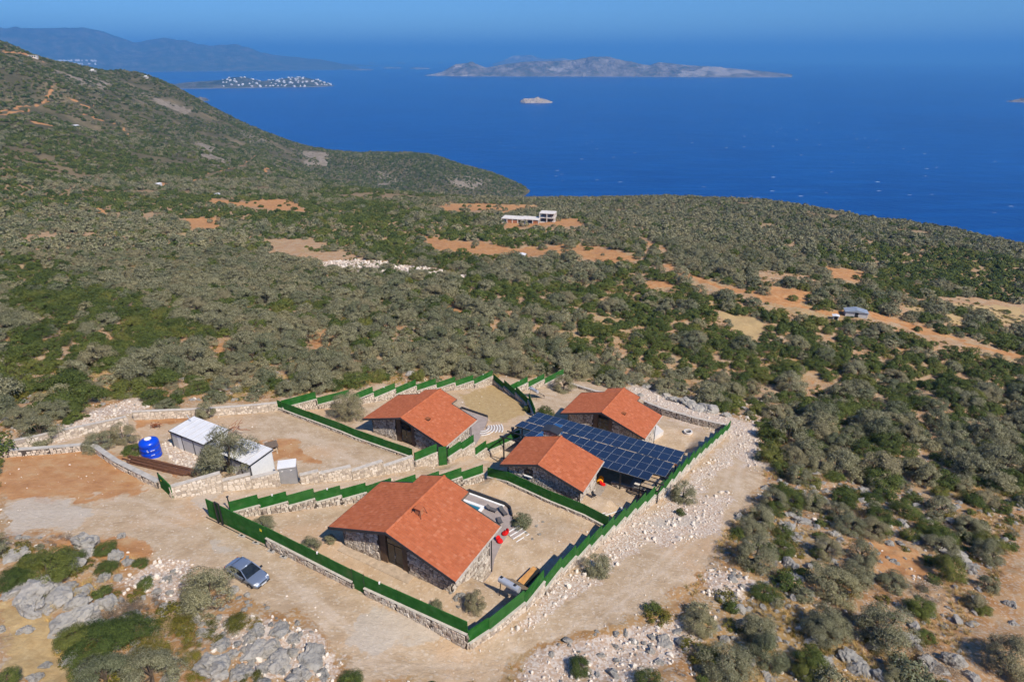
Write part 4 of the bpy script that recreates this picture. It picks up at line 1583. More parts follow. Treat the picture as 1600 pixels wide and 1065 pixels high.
CT = cos(TILT)
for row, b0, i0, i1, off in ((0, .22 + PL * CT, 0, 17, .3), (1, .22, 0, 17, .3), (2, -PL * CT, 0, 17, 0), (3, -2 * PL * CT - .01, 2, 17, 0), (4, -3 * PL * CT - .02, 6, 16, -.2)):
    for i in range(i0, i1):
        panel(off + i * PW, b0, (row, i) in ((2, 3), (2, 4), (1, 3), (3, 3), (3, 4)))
for k, b in enumerate((4.6, 2.4, .1, -2.2, -4.6, -6.9)):
    z = -b * math.tan(TILT)
    MB().box(-.1, 23.8, b - .06, b + .06, z - .10, z + .05).part('purlin', 'black_steel' if k != 2 else 'rust', canopy)
for i, a in enumerate((.4, 4.8, 9.2, 13.6, 18.0, 22.8)):
    m_ = MB()
    m_.hexa([(a - .07, -7.1, 1.15), (a + .07, -7.1, 1.15), (a + .07, 4.9, -1.28), (a - .07, 4.9, -1.28)], [(a - .07, -7.1, 1.33), (a + .07, -7.1, 1.33), (a + .07, 4.9, -1.10), (a - .07, 4.9, -1.10)])
    m_.part('rafter', 'black_steel', canopy)
    for b in (-6.6, -.8, 4.4):
        z = -b * math.tan(TILT) - .2
        MB().box(a - .08, a + .08, b - .08, b + .08, z - 5.4, z).part('post', 'black_steel', canopy)
for i, a in enumerate((4.5, 7.9, 11.4, 14.9, 18.4, 19.5, 20.6, 21.7)):
    z = -.1 * math.tan(TILT)
    MB().box(a - .35, a + .35, .02, .20, z + .055, z + .16).part('junction_box', 'black_steel', canopy)

per = thing('pergola', 'small square slatted pergola at the right end of the canopy', 'pergola', (*to_world(1, 16.2, 32.5), 249.9), -HOUSES[1]['yaw'])
for s in (-1.2, 1.2):
    MB().box(s - .06, s + .06, -1.2, 1.2, 0, .14).part('beam', 'black_steel', per)
    MB().box(-1.135, 1.135, s - .06, s + .06, 0, .13).part('beam', 'black_steel', per)
for i in range(8):
    MB().box(-1.13, 1.13, -1.1 + i * .29, -.9 + i * .29, .02, .08).part('slat', 'tan_wood', per)
for sx in (-1.2, 1.2):
    for sy in (-1.2, 1.2):
        MB().box(sx - .06, sx + .06, sy - .06, sy + .06, -4.4, -.003).part('post', 'black_steel', per)
p = gp(1012, 765)
o = MB().box(-2.4, 2.6, -1.6, 1.6, -1.0, .25).part('paved_pad', 'white_concrete', None, False, p, -HOUSES[1]['yaw'])
tag(o, 'pale concrete pad below the pergola', None, None, 'structure')

# ================================================================== CABINS, KIOSK, TANK
def cabin(a0, a1, b0, b1, label, vents, door):
    x, y = to_world(1, (a0 + a1) / 2, (b0 + b1) / 2)
    L, W = a1 - a0, b1 - b0
    g = max(gz(*to_world(1, a0, b0)), gz(*to_world(1, a1, b0))) - .1
    c = thing('prefab_cabin', label, 'cabin', (x, y, g), -HOUSES[1]['yaw'], 'white prefab cabins')
    H = 2.35
    MB().box(-L / 2, L / 2, -W / 2, W / 2, -1.8, H).part('body', 'cabin_wall', c)
    roof = MB().hexa([(-L / 2 - .12, -W / 2 - .12, H + .004), (L / 2 + .12, -W / 2 - .12, H + .004), (L / 2 + .12, W / 2 + .12, H + .004), (-L / 2 - .12, W / 2 + .12, H + .004)],
                     [(-L / 2 - .12, -W / 2 - .12, H + .10), (L / 2 + .12, -W / 2 - .12, H + .10), (L / 2 + .12, W / 2 + .12, H + .30), (-L / 2 - .12, W / 2 + .12, H + .30)]).part('roof', 'cabin_roof', c)
    n = int(L / 1.0)
    for i in range(n + 1):
        x_ = -L / 2 + i * L / n
        MB().hexa([(x_ - .03, -W / 2 - .1, H + .102), (x_ + .03, -W / 2 - .1, H + .102), (x_ + .03, W / 2 + .1, H + .30), (x_ - .03, W / 2 + .1, H + .30)],
                  [(x_ - .03, -W / 2 - .1, H + .14), (x_ + .03, -W / 2 - .1, H + .14), (x_ + .03, W / 2 + .1, H + .34), (x_ - .03, W / 2 + .1, H + .34)]).part('roof_rib', 'cabin_wall', roof)
    for y_ in (-W / 2 - .135, ):
        MB().box(-L / 2 - .13, L / 2 + .13, y_ - .03, y_ + .012, H - .08, H + .11).part('roof_trim', 'black_steel', roof)
    for x_ in (-L / 2 - .135, L / 2 + .125):
        MB().hexa([(x_ - .012, -W / 2 - .12, H - .06), (x_ + .03, -W / 2 - .12, H - .06), (x_ + .03, W / 2 + .12, H + .14), (x_ - .012, W / 2 + .12, H + .14)],
                  [(x_ - .012, -W / 2 - .12, H + .11), (x_ + .03, -W / 2 - .12, H + .11), (x_ + .03, W / 2 + .12, H + .31), (x_ - .012, W / 2 + .12, H + .31)]).part('roof_trim', 'black_steel', roof)
    for t in (-.5, -.18, .16, .5):
        MB().box(L * t - .05, L * t + .05, -W / 2 - .04, -W / 2 - .003, -.2, H - .09).part('wall_post', 'black_steel', c)
    MB().box(-L / 2 + 1.2, -L / 2 + 2.1, -W / 2 - .03, -W / 2 - .004, 0, 2.0).part('door', 'cabin_white', c)
    MB().box(L / 2 + .003, L / 2 + .02, -W / 2 + .1, W / 2 - .1, -.4, H - .08).part('end_panel', 'cabin_white', c)
    for (px_, py_, lean) in vents:
        MB().tube((px_, py_, H + .15), (px_ + lean, py_ - .2, H + 1.3), .05, None, 8).part('flue', 'silver_metal', c)
    return c


cabin(-40.4, -33.8, 5.8, 9.3, 'larger white roofed prefab cabin beside the blue tank', [(-2.6, .9, -.3)], True)
cabin(-29.8, -24.8, 5.2, 8.5, 'smaller white roofed prefab cabin partly hidden by the olive tree', [], False)
ld = gp(306, 703)
o = thing('plank', 'pale plank leaning on the larger white cabin', 'plank', ld)
MB().hexa([(-.1, -.1, 0), (.1, -.1, 0), (.1, 0, 0), (-.1, 0, 0)], [(1.0, 1.7, 2.7), (1.2, 1.7, 2.7), (1.2, 1.8, 2.7), (1.0, 1.8, 2.7)]).part('board', 'white_paint', o)

k = gp(453, 752)
ks = thing('metal_kiosk', 'grey metal kiosk box standing at the lane wall', 'kiosk', k, -HOUSES[1]['yaw'] + radians(42))
MB().box(-.98, .98, -.6, .6, -.4, 2.45).part('body', 'kiosk_grey', ks)
MB().hexa([(-1.05, -.72, 2.453), (1.05, -.72, 2.453), (1.05, .68, 2.453), (-1.05, .68, 2.453)], [(-1.05, -.72, 2.55), (1.05, -.72, 2.55), (1.05, .68, 2.75), (-1.05, .68, 2.75)]).part('roof', 'cabin_roof', ks)
MB().box(-.85, .85, -.63, -.603, .1, 2.25).part('shutter', 'kiosk_grey', ks)
for x in (-.55, .45):
    MB().box(x - .1, x + .1, -.66, -.632, 2.0, 2.08).part('hinge', 'white_paint', ks)

# water tank
k = gp(238, 711)
tank = thing('water_tank', 'big blue plastic water tank with white lid and faded white lettering', 'water tank', k)
R = 1.14
prof = [(R * .93, 0), (R, .12), (R, .35), (R * .965, .40), (R * .965, .48), (R, .53), (R, .95), (R * .965, 1.0), (R * .965, 1.08), (R, 1.13), (R, 1.6), (R * .965, 1.65), (R * .965, 1.72), (R, 1.78), (R, 2.15), (R * .93, 2.34), (R * .62, 2.52), (R * .34, 2.58)]
o = MB().lathe([(r, z - .15) for r, z in prof], 40).part('body', 'blue_plastic', tank)
smooth_by_angle(o, 50)
MB().lathe([(.36, 2.435), (.40, 2.46), (.40, 2.53), (.2, 2.56)], 20).part('lid', 'white_paint', tank)


def tank_mark(th0, th1, z0, z1, name='lettering'):
    mb_ = MB()
    n = max(1, int(abs(th1 - th0) / .08))
    for i in range(n):
        t0, t1 = th0 + (th1 - th0) * i / n, th0 + (th1 - th0) * (i + 1) / n
        r = R + .012
        mb_.add([(r * sin(t0), -r * cos(t0), z0), (r * sin(t1), -r * cos(t1), z0), (r * sin(t1), -r * cos(t1), z1), (r * sin(t0), -r * cos(t0), z1)], [(0, 1, 2, 3)])
    mb_.part(name, 'white_paint', tank)


base_th = atan2(-k.x, k.y)
for t0, t1, z0, z1 in ((-.42, -.30, 1.36, 1.42), (-.42, -.22, 1.20, 1.27), (-.36, -.30, 1.50, 1.56), (-.05, .02, 1.24, 1.34), (.05, .12, 1.24, 1.31), (.15, .22, 1.24, 1.34), (.25, .34, 1.24, 1.36), (-.10, .10, .62, .69), (.12, .26, .62, .71)):
    tank_mark(base_th + t0, base_th + t1, z0, z1)
MB().tube((-R - .12, -.25, .1), (-R - .12, -.25, 1.2), .04).part('pipe', 'white_paint', tank)
MB().tube((-R - .12, -.25, 1.2), (-R + .02, -.2, 1.25), .04).part('pipe', 'white_paint', tank)

# rods, scrap, table in the tank yard
r0, r1 = gp(193, 717), gp(309, 744)
rb = thing('timber_pile', 'long dark brown pile of planks lying below the blue tank', 'planks', (r0 + r1) / 2, atan2((r1 - r0).y, (r1 - r0).x))
hl = (r1 - r0).length / 2
tl = (r1.z - r0.z) / (2 * hl)
rr = random.Random(5)
for i in range(11):
    a_, b_ = -hl + rr.uniform(0, 1.6), hl - rr.uniform(0, 1.6)
    y_ = -.75 + .15 * i + rr.uniform(-.05, .05)
    z_ = .08 + .12 * (i % 3)
    MB().hexa([(a_, y_ - .06, a_ * tl + z_), (b_, y_ - .06 + rr.uniform(-.15, .15), b_ * tl + z_), (b_, y_ + .07, b_ * tl + z_), (a_, y_ + .07, a_ * tl + z_)],
              [(a_, y_ - .06, a_ * tl + z_ + .09), (b_, y_ - .06, b_ * tl + z_ + .09), (b_, y_ + .07, b_ * tl + z_ + .09), (a_, y_ + .07, a_ * tl + z_ + .09)]).part('plank', 'brown_rebar', rb)


def scrap(px, py, n, r, label, mat='rust'):
    k_ = gp(px, py)
    s_ = thing('scrap_metal', label, 'scrap', k_)
    for i in range(n):
        p_ = [rr.uniform(-r, r), rr.uniform(-r * .6, r * .6), rr.uniform(.05, r * .9)]
        q_ = [rr.uniform(-r, r), rr.uniform(-r * .6, r * .6), rr.uniform(.05, r * 1.1)]
        MB().tube(p_, q_, .035, None, 4).part('rod', mat, s_)


scrap(244, 668, 26, .75, 'rusty tangle of steel by the stone bank')
scrap(375, 676, 14, 1.6, 'rusty bent rods behind the cabins')
k = gp(425, 700)
tb = thing('garden_table', 'square weathered table on the red soil by the cabins', 'table', k, .5)
MB().box(-.8, .8, -.8, .8, .55, .65).part('tabletop', 'soffit', tb)
for x in (-.65, .65):
    for y in (-.65, .65):
        MB().box(x - .06, x + .06, y - .06, y + .06, -.2, .547).part('leg', 'soffit', tb)
for i, (px, py, an) in enumerate(((420, 707, .7), (433, 705, 2.0))):
    k = gp(px, py)
    o = thing('plank', ['tan plank beside the weathered table, left one', 'tan plank crossing behind the kiosk near the table'][i], 'plank', k, an)
    MB().box(-1.1, 1.1, -.09, .09, .02, .14).part('board', 'tan_wood', o)

# ================================================================== CAR
def build_car():
    k_ = gp(388, 902)
    car = thing('parked_car', 'blue grey saloon car parked on the dirt by the olive tree', 'car', k_, radians(-30.5))
    gx, gy = gz(k_.x + .8, k_.y - .5), gz(k_.x - .8, k_.y + .5)
    X = [-2.18, -2.12, -1.95, -1.55, -1.1, -.6, 0, .6, .95, 1.35, 1.75, 2.0, 2.12, 2.18]
    T = [.70, .86, .93, .95, .94, .925, .915, .91, .90, .86, .80, .73, .64, .52]
    Wd = [.62, .72, .79, .82, .84, .85, .85, .85, .845, .83, .80, .74, .66, .56]
    V = []
    for x, t, w in zip(X, T, Wd):
        b = .27 if abs(x) < 1.9 else .34
        half = [(0, t), (.45 * w, t - .004), (.80 * w, t - .022), (.955 * w, t - .085), (w, .62 if t > .7 else t * .8), (.985 * w, .46 if t > .6 else .42), (.93 * w, b), (0, b)]
        ring = half + [(-y, z) for y, z in half[-2:0:-1]]
        V += [(x, y, z) for y, z in ring]
    n = 14
    Fs = [(i * n + j, i * n + (j + 1) % n, (i + 1) * n + (j + 1) % n, (i + 1) * n + j) for i in range(len(X) - 1) for j in range(n)]
    Fs += [tuple(range(n - 1, -1, -1)), tuple(range((len(X) - 1) * n, len(X) * n))]
    mb_ = MB()
    mb_.add(V, Fs)
    body = mb_.part('body', 'car_paint', car, True)
    smooth_by_angle(body, 38)
    # cabin: roof panel, glass and pillars
    zb, zr = .905, 1.41
    bx0, bx1, rx0, rx1 = -1.72, .98, -1.12, .10
    wb, wr = .775, .60
    B = [(bx0, -wb, zb), (bx1, -wb, zb), (bx1, wb, zb), (bx0, wb, zb)]
    Rr = [(rx0, -wr, zr), (rx1, -wr, zr), (rx1, wr, zr), (rx0, wr, zr)]
    o_ = MB().add([(rx0 - .06, -wr - .02, zr - .03), (rx1 + .06, -wr - .02, zr - .03), (rx1 + .06, wr + .02, zr - .03), (rx0 - .06, wr + .02, zr - .03),
                   (rx0 + .1, -wr + .12, zr + .025), (rx1 - .1, -wr + .12, zr + .025), (rx1 - .1, wr - .12, zr + .025), (rx0 + .1, wr - .12, zr + .025)],
                  [(0, 1, 5, 4), (1, 2, 6, 5), (2, 3, 7, 6), (3, 0, 4, 7), (4, 5, 6, 7), (3, 2, 1, 0)]).part('roof', 'car_paint', car, True)

    def glass(name, a, b_, c, d):
        return MB().add([a, b_, c, d], [(0, 1, 2, 3)]).part(name, 'glass_dark', car)
    glass('windscreen', B[1], B[2], Rr[2], Rr[1])
    glass('rear_window', B[3], B[0], Rr[0], Rr[3])
    xm = -.42
    for s in (-1, 1):
        glass('side_window', (xm + .03, s * wb, zb), (bx1 - .02, s * wb, zb), (rx1, s * wr, zr), (xm + .03, s * wr, zr))
        glass('side_window', (bx0 + .25, s * wb, zb), (xm - .03, s * wb, zb), (xm - .03, s * wr, zr), (rx0 + .12, s * wr, zr))
        for p_, q_ in (((bx1, s * wb, zb), (rx1, s * wr, zr)), ((bx0, s * wb, zb), (rx0, s * wr, zr)), ((xm, s * (wb + .005), zb), (xm, s * (wr + .005), zr))):
            MB().tube(p_, q_, .045, .04, 6).part('pillar', 'car_paint', car)
        MB().tube((rx0, s * wr, zr - .02), (rx1, s * wr, zr - .02), .04, None, 6).part('roof_rail', 'car_paint', car)
        o_ = MB().hexa([(.72, s * .84, .90), (.90, s * .84, .90), (.90, s * 1.03, .92), (.72, s * 1.03, .92)], [(.74, s * .85, 1.02), (.88, s * .85, 1.02), (.86, s * 1.02, 1.04), (.75, s * 1.02, 1.04)]).part('mirror', 'black_steel', car)
        o_ = MB().hexa([(2.0, s * .40, .56), (2.15, s * .38, .56), (2.02, s * .72, .56), (1.86, s * .76, .58)], [(1.94, s * .40, .745), (2.06, s * .38, .69), (1.97, s * .72, .70), (1.82, s * .77, .76)]).part('headlight', 'clear_lamp', car)
        MB().box(-2.17, -2.02, min(s * .42, s * .73), max(s * .42, s * .73), .62, .80).part('tail_light', 'red_lamp', car)
        for xw in (1.32, -1.30):
            w_ = bpy.data.objects.new('wheel', None)
            COL.objects.link(w_)
            w_.parent = car
            w_.location = (xw, s * .78, .31)
            w_.rotation_euler = (pi / 2, 0, 0)
            MB().lathe([(.20, -.10), (.29, -.10), (.315, -.07), (.315, .07), (.29, .10), (.20, .10)], 24).part('tyre', 'tyre', w_)
            MB().lathe([(.205, -.105), (.06, -.118), (.06, .118), (.205, .105)], 14).part('rim', 'alloy', w_)
            MB().add([(xw + .40 * cos(t), s * .853, .31 + .40 * sin(t)) for t in np.linspace(0, pi, 13)] + [(xw + .33 * cos(t), s * .853, .31 + .33 * sin(t)) for t in np.linspace(pi, 0, 13)],
                     [tuple(range(26))]).part('wheel_arch', 'black_steel', car)
        for x0_, x1_ in ((-.42, .92), (-1.4, -.44)):
            MB().box(x0_ + .6, x0_ + .75, min(s * .852, s * .875), max(s * .852, s * .875), .74, .77).part('door_handle', 'black_steel', car)
        MB().box(-1.0, 1.0, min(s * .848, s * .868), max(s * .848, s * .868), .50, .55).part('side_moulding', 'black_steel', car)
    MB().box(2.09, 2.16, -.36, .36, .55, .64).part('grille', 'black_steel', car)
    MB().box(2.10, 2.205, -.62, .62, .36, .47).part('bumper', 'black_steel', car)
    MB().box(-2.20, -2.10, -.64, .64, .38, .52).part('bumper', 'black_steel', car)
    MB().box(2.207, 2.215, -.26, .26, .40, .50).part('number_plate', 'white_paint', car)
    MB().tube((.55, -.45, .905), (.92, .0, .93), .012, None, 4).part('wiper', 'black_steel', car)
    car.location.z += .02
    return car


build_car()

# ================================================================== GARDEN THINGS
def solar_heater(px, py, rz, label, s=1.0):
    k_ = gp(px, py)
    h = thing('solar_water_heater', label, 'water heater', k_, rz)
    h.scale = (s, s, s)
    o_ = MB().tube((-1.05, 0, 1.75), (1.05, 0, 1.75), .30, None, 20).part('tank', 'silver_metal', h)
    smooth_by_angle(o_, 40)
    for x in (-.85, .6):
        MB().box(x - .12, x + .12, -.12, .12, 2.04, 2.075).part('fitting', 'black_steel', h)
    for x in (-.56, .56):
        c_ = MB().hexa([(x - .52, .35, 1.45), (x + .52, .35, 1.45), (x + .52, 1.75, .25), (x - .52, 1.75, .25)], [(x - .52, .40, 1.53), (x + .52, .40, 1.53), (x + .52, 1.80, .33), (x - .52, 1.80, .33)]).part('collector', 'glass_dark', h)
    for x in (-.95, .95):
        MB().tube((x, -.25, -.2), (x, 0, 1.5), .04).part('leg', 'black_steel', h)
        MB().tube((x, 1.7, -.4), (x, 1.7, .3), .04).part('leg', 'black_steel', h)
        MB().tube((x, 0, 1.45), (x, 1.72, .2), .035).part('brace', 'black_steel', h)


solar_heater(796, 936, radians(-38), 'silver solar water heater by the near stepped fence', 1.05)
solar_heater(834, 622, radians(-50), 'silver solar water heater by the shaded back fence', 1.05)
a, b = gp(815, 917), gp(838, 894)
o = thing('wooden_box', 'long orange wooden box lying along the stepped fence', 'box', (a + b) / 2, atan2((b - a).y, (b - a).x))
ln = (b - a).length / 2
tl = (b.z - a.z) / (2 * ln)
bx = MB().hexa([(-ln, -.42, -ln * tl - .1), (ln, -.42, ln * tl - .1), (ln, .42, ln * tl - .1), (-ln, .42, -ln * tl - .1)], [(-ln, -.42, -ln * tl + .5), (ln, -.42, ln * tl + .5), (ln, .42, ln * tl + .5), (-ln, .42, -ln * tl + .5)]).part('box_body', 'black_steel', o)
MB().hexa([(-ln - .03, -.46, -ln * tl + .503), (ln + .03, -.46, ln * tl + .503), (ln + .03, .46, ln * tl + .503), (-ln - .03, .46, -ln * tl + .503)], [(-ln - .03, -.46, -ln * tl + .57), (ln + .03, -.46, ln * tl + .57), (ln + .03, .46, ln * tl + .57), (-ln - .03, .46, -ln * tl + .57)]).part('lid', 'orange_wood', o)


def lounger(px, py, rz, label, mat):
    k_ = pz(px, py, zt1 + .01)
    l_ = thing('sun_lounger', label, 'sun lounger', k_, rz, 'pool terrace loungers')
    l_.scale = (.66, .7, .8)
    MB().box(-1.0, .35, -.36, .36, .26, .33).part('seat', mat, l_)
    MB().hexa([(.352, -.36, .26), (1.0, -.36, .62), (1.0, .36, .62), (.352, .36, .26)], [(.352, -.36, .33), (.98, -.36, .70), (.98, .36, .70), (.352, .36, .33)]).part('backrest', mat, l_)
    for x in (-.85, .25):
        for y in (-.3, .3):
            MB().box(x - .03, x + .03, y - .03, y + .03, 0, .257).part('leg', 'dark_trim', l_)
    MB().box(-.95, .3, -.30, .30, .333, .37).part('cushion', 'grey_weave', l_)


lounger(768, 797, radians(-28 + 180), 'grey sun lounger on the pool terrace, farther from the roof corner', 'grey_weave')
lounger(786, 801, radians(-60 + 180), 'grey sun lounger beside the olive bush on the pool terrace', 'dark_trim')
lounger(781, 816, radians(-75), 'grey sun lounger closest to the roof corner', 'grey_weave')


def beanbag(p_, rz, label, mat, s=1.0, base=None):
    b_ = thing('beanbag_chair', label, 'beanbag', p_, rz, 'bean bags')
    prof = [(.20, 0), (.43, .06), (.48, .18), (.42, .32), (.25, .42), (.05, .46)]
    mb_ = MB()
    n = 16
    ring = []
    for r, z in prof:
        for i in range(n):
            t = 2 * pi * i / n
            ring.append((r * cos(t) * 1.1 * s, r * sin(t) * s, z * s * (1 + .25 * cos(t))))
    fs = [(k_ * n + i, k_ * n + (i + 1) % n, (k_ + 1) * n + (i + 1) % n, (k_ + 1) * n + i) for k_ in range(len(prof) - 1) for i in range(n)] + [tuple(range(n - 1, -1, -1)), tuple(range((len(prof) - 1) * n, len(prof) * n))]
    mb_.add(ring, fs)
    mb_.part('seat', mat, b_, True)
    ring = []
    for i, (x, z, r) in enumerate(((.30, .15, .30), (.42, .40, .34), (.52, .65, .28), (.56, .78, .10))):
        for k_ in range(10):
            t = 2 * pi * k_ / 10
            ring.append(((x + .35 * r * cos(t)) * s, 1.25 * r * sin(t) * s, z * s + .05 * cos(t)))
    fs = [(k_ * 10 + i, k_ * 10 + (i + 1) % 10, (k_ + 1) * 10 + (i + 1) % 10, (k_ + 1) * 10 + i) for k_ in range(3) for i in range(10)] + [tuple(range(30, 40))]
    MB().add(ring, fs).part('backrest', mat, b_, True)


beanbag(pz(789, 834, zt1 + .01), .6, 'red bean bag on the pool terrace, the farther of the two', 'red_fabric', .72)
beanbag(pz(781, 846, zt1 + .01), 2.2, 'red bean bag on the pool terrace, the nearer of the two', 'red_fabric', .72)
p = gp(937, 754)
beanbag(p + Vector((0, 0, .06)), 1.0, 'orange bean bag on the patio of the small house', 'orange_fabric', .95)
p = gp(942, 758)
beanbag(p + Vector((0, 0, .06)), 2.6, 'red bean bag on the patio of the small house', 'red_fabric', .72)
p = gp(928, 778)
o = thing('folding_chair', 'small black folding chair on the cream patio', 'chair', p + Vector((0, 0, .06)), .8)
MB().box(-.22, .22, -.22, .22, .40, .44).part('seat', 'black_steel', o)
MB().hexa([(-.22, .2, .44), (.22, .2, .44), (.22, .24, .44), (-.22, .24, .44)], [(-.22, .32, .85), (.22, .32, .85), (.22, .35, .85), (-.22, .35, .85)]).part('backrest', 'black_steel', o)
for x in (-.2, .2):
    MB().tube((x, -.25, 0), (x, .2, .42), .02, None, 5).part('leg', 'black_steel', o)
    MB().tube((x, .28, 0), (x, -.2, .41), .02, None, 5).part('leg', 'black_steel', o)
a, b = gp(943, 805), gp(974, 796)
o = thing('ladder', 'white ladder lying in the yard of the small house', 'ladder', a + Vector((0, 0, .1)), atan2((b - a).y, (b - a).x))
ln = (b - a).length
o.rotation_euler.y = -atan2(b.z - a.z, ln)
for y in (-.22, .22):
    MB().box(0, ln, y - .04, y + .04, 0, .09).part('rail', 'white_paint', o)
for i in range(9):
    MB().box(ln * (i + .5) / 9 - .03, ln * (i + .5) / 9 + .03, -.178, .178, .02, .07).part('rung', 'silver_metal', o)
k = gp(1075, 676)
o = thing('well_ring', 'white concrete well ring in the far right yard', 'well', k)
MB().lathe([(.75, -.2), (.75, .38), (.52, .38), (.52, .05)], 24).part('ring', 'white_concrete', o)
MB().lathe([(.5, .0), (.5, .06)], 20).part('cover', 'dark_void', o)
# rubble stone heap against the near house corner

# ================================================================== DISTANT BUILDINGS
def concrete_block(px, py, w, d, storeys, label, rz, bays, infill=None):
    k_ = gp(px, py)
    b_ = thing('concrete_building', label, 'building', k_, rz, 'unfinished concrete buildings')
    sh = 3.1
    for s in range(storeys + 1):
        z = s * sh
        MB().box(-w / 2 - .3, w / 2 + .3, -d / 2 - .3, d / 2 + .3, z - (3.0 if s == 0 else .0), z + .32).part('slab', 'white_concrete', b_)
        if s < storeys:
            for i in range(bays + 1):
                for j in range(3):
                    x = -w / 2 + w * i / bays
                    y = -d / 2 + d * j / 2
                    MB().box(x - .28, x + .28, y - .28, y + .28, z + .323, z + sh - .003).part('column', 'white_concrete', b_)
            MB().box(-w / 2 + .3, w / 2 - .3, d / 2 - .12, d / 2 + .1, z + .325, z + sh - .004).part('rear_wall', 'brick_red', b_)
    for (i, s, mt) in (infill or []):
        x0_, x1_ = -w / 2 + w * i / bays + .3, -w / 2 + w * (i + 1) / bays - .3
        MB().box(x0_, x1_, -d / 2 - .1, -d / 2 + .1, s * sh + .33, s * sh + sh * .75).part('infill_wall', mt, b_)
    return b_


concrete_block(803, 347, 15, 9, 1, 'low unfinished concrete building at the left of the distant three', -.25, 4, [(1, 0, 'brick_red'), (2, 0, 'brick_red')])
concrete_block(830, 348, 12, 9, 1, 'unfinished concrete building with blue tarpaulin and brick wall in the distant middle', -.25, 3, [(0, 0, 'blue_tarp'), (2, 0, 'brick_red')])
concrete_block(856, 346, 10, 8, 2, 'two storey unfinished concrete frame, rightmost of the distant three', -.25, 2)


def shed(px, py, w, d, h, label, mat, rz=-.3):
    k_ = gp(px, py)
    s_ = thing('shed', label, 'shed', k_, rz)
    MB().box(-w / 2, w / 2, -d / 2, d / 2, -1.0, h).part('wall', 'cabin_wall', s_)
    MB().prism_y([(-w / 2 - .3, h + .005), (w / 2 + .3, h + .005), (0, h + w * .12)], -d / 2 - .3, d / 2 + .3).part('roof', mat, s_)
    MB().box(-.5, .5, -d / 2 - .05, -d / 2 - .004, 0, min(2, h - .1)).part('door', 'dark_void', s_)


shed(797, 428, 5.0, 3.4, 1.7, 'small blue grey metal shed in the scrub below the orange field', 'shed_metal')
shed(1336, 493, 6.5, 3.2, 1.7, 'grey metal shed beside the orange track on the right', 'shed_metal')
shed(1305, 498, 1.6, 1.4, 1.2, 'tiny white hut left of the grey shed by the track', 'cabin_roof')
for i, (px, py, w) in enumerate(((815, 405, 3.2), (247, 291, 6), (340, 307, 4), (118, 199, 8))):
    shed(px, py, w, w * .7, 2.4, ['pale hut at the edge of the orange field', 'pale house at the top of the left scrub', 'small white hut by the upper left field', 'white hut alone on the left hill'][i], 'cabin_roof')


def villa(px, py, s, label, rz=0.0, n=2):
    k_ = gp(px, py)
    v_ = thing('hill_house', label, 'house', k_, rz, 'white houses on the left hill')
    wl_ = MB().box(-s, s, -s * .6, s * .6, -6, s * .5).part('wall', 'white_concrete', v_)
    MB().box(-s * 1.05, s * 1.05, -s * .65, s * .65, s * .504, s * .58).part('roof', 'coping', v_)
    if n > 1:
        MB().box(-s * .4, s * .5, -s * .3, s * .5, s * .584, s * 1.0).part('upper_floor', 'white_paint', v_)
    for x in (-.6, -.1, .4):
        MB().box(s * x, s * (x + .3), -s * .63, -s * .602, s * .1, s * .4).part('window', 'glass_dark', v_)
    return v_


villa(145, 113, 6, 'white villa at the hill crest, middle of three', .3)
villa(228, 122, 5, 'white villa on the hill crest nearest the sea', .2)
villa(52, 90, 7, 'pale villa high on the left hill', .3, 1)

# village on the peninsula: small white cubes with flat roofs
def village(ob, n, cond, group, label, smin, smax, seed, name='village_house'):
    r_ = random.Random(seed)
    me_ = MB().box(-.5, .5, -.4, .4, -.6, .42)
    me_.box(-.54, .54, -.44, .44, .421, .47)
    me_.box(-.22, .3, -.3, .2, .471, .75)
    me_ = me_.mesh(name, 'white_paint')
    co = np.empty(len(ob.data.vertices) * 3, np.float32)
    ob.data.vertices.foreach_get('co', co)
    co = co.reshape(-1, 3)
    px_, py_, d_ = project(co[:, 0], co[:, 1], co[:, 2])
    sel = [i for i in range(len(co)) if cond(px_[i], py_[i], co[i, 2])]
    r_.shuffle(sel)
    for i in sel[:n]:
        s_ = r_.uniform(smin, smax)
        o_ = link(name, me_, None, (co[i, 0] + r_.uniform(-12, 12), co[i, 1] + r_.uniform(-12, 12), co[i, 2]), r_.uniform(-.6, .6), (s_, s_, s_ * .7))
        tag(o_, label, 'house', group)


crest = {}
village(peninsula, 150, lambda x, y, z: 345 < x < 521 and z > 6 and y < 136.5, 'peninsula village', 'tiny white house in the village on the low peninsula', 15, 26, 4)
village(bpy.data.objects['mountain_range'], 90, lambda x, y, z: 62 < x < 150 and 93 < y < 105 and z > 20, 'far coast town', 'hazy white building of the town below the mountain range', 30, 60, 5, 'town_house')

# sail boat far out
k = pz(1327, 107, 0)
o = thing('sailing_boat', 'lone white sailing boat far out on the sea', 'boat', k, .3)
MB().hexa([(-9, -1.5, -.5), (9, -.3, -.5), (9, .3, -.5), (-9, 1.5, -.5)], [(-10, -2.6, 2), (11, -.3, 2.2), (11, .3, 2.2), (-10, 2.6, 2)]).part('hull', 'white_paint', o)
MB().tube((0, 0, 2), (0, 0, 30), .25, .12, 6).part('mast', 'white_paint', o)
MB().add([(-.3, -.05, 4), (-9, -.6, 4.3), (-.3, -.05, 28), (-.3, .05, 4), (-9, -.5, 4.3), (-.3, .05, 28)], [(0, 1, 2), (5, 4, 3), (0, 3, 4, 1), (1, 4, 5, 2), (2, 5, 3, 0)]).part('sail', 'white_paint', o)

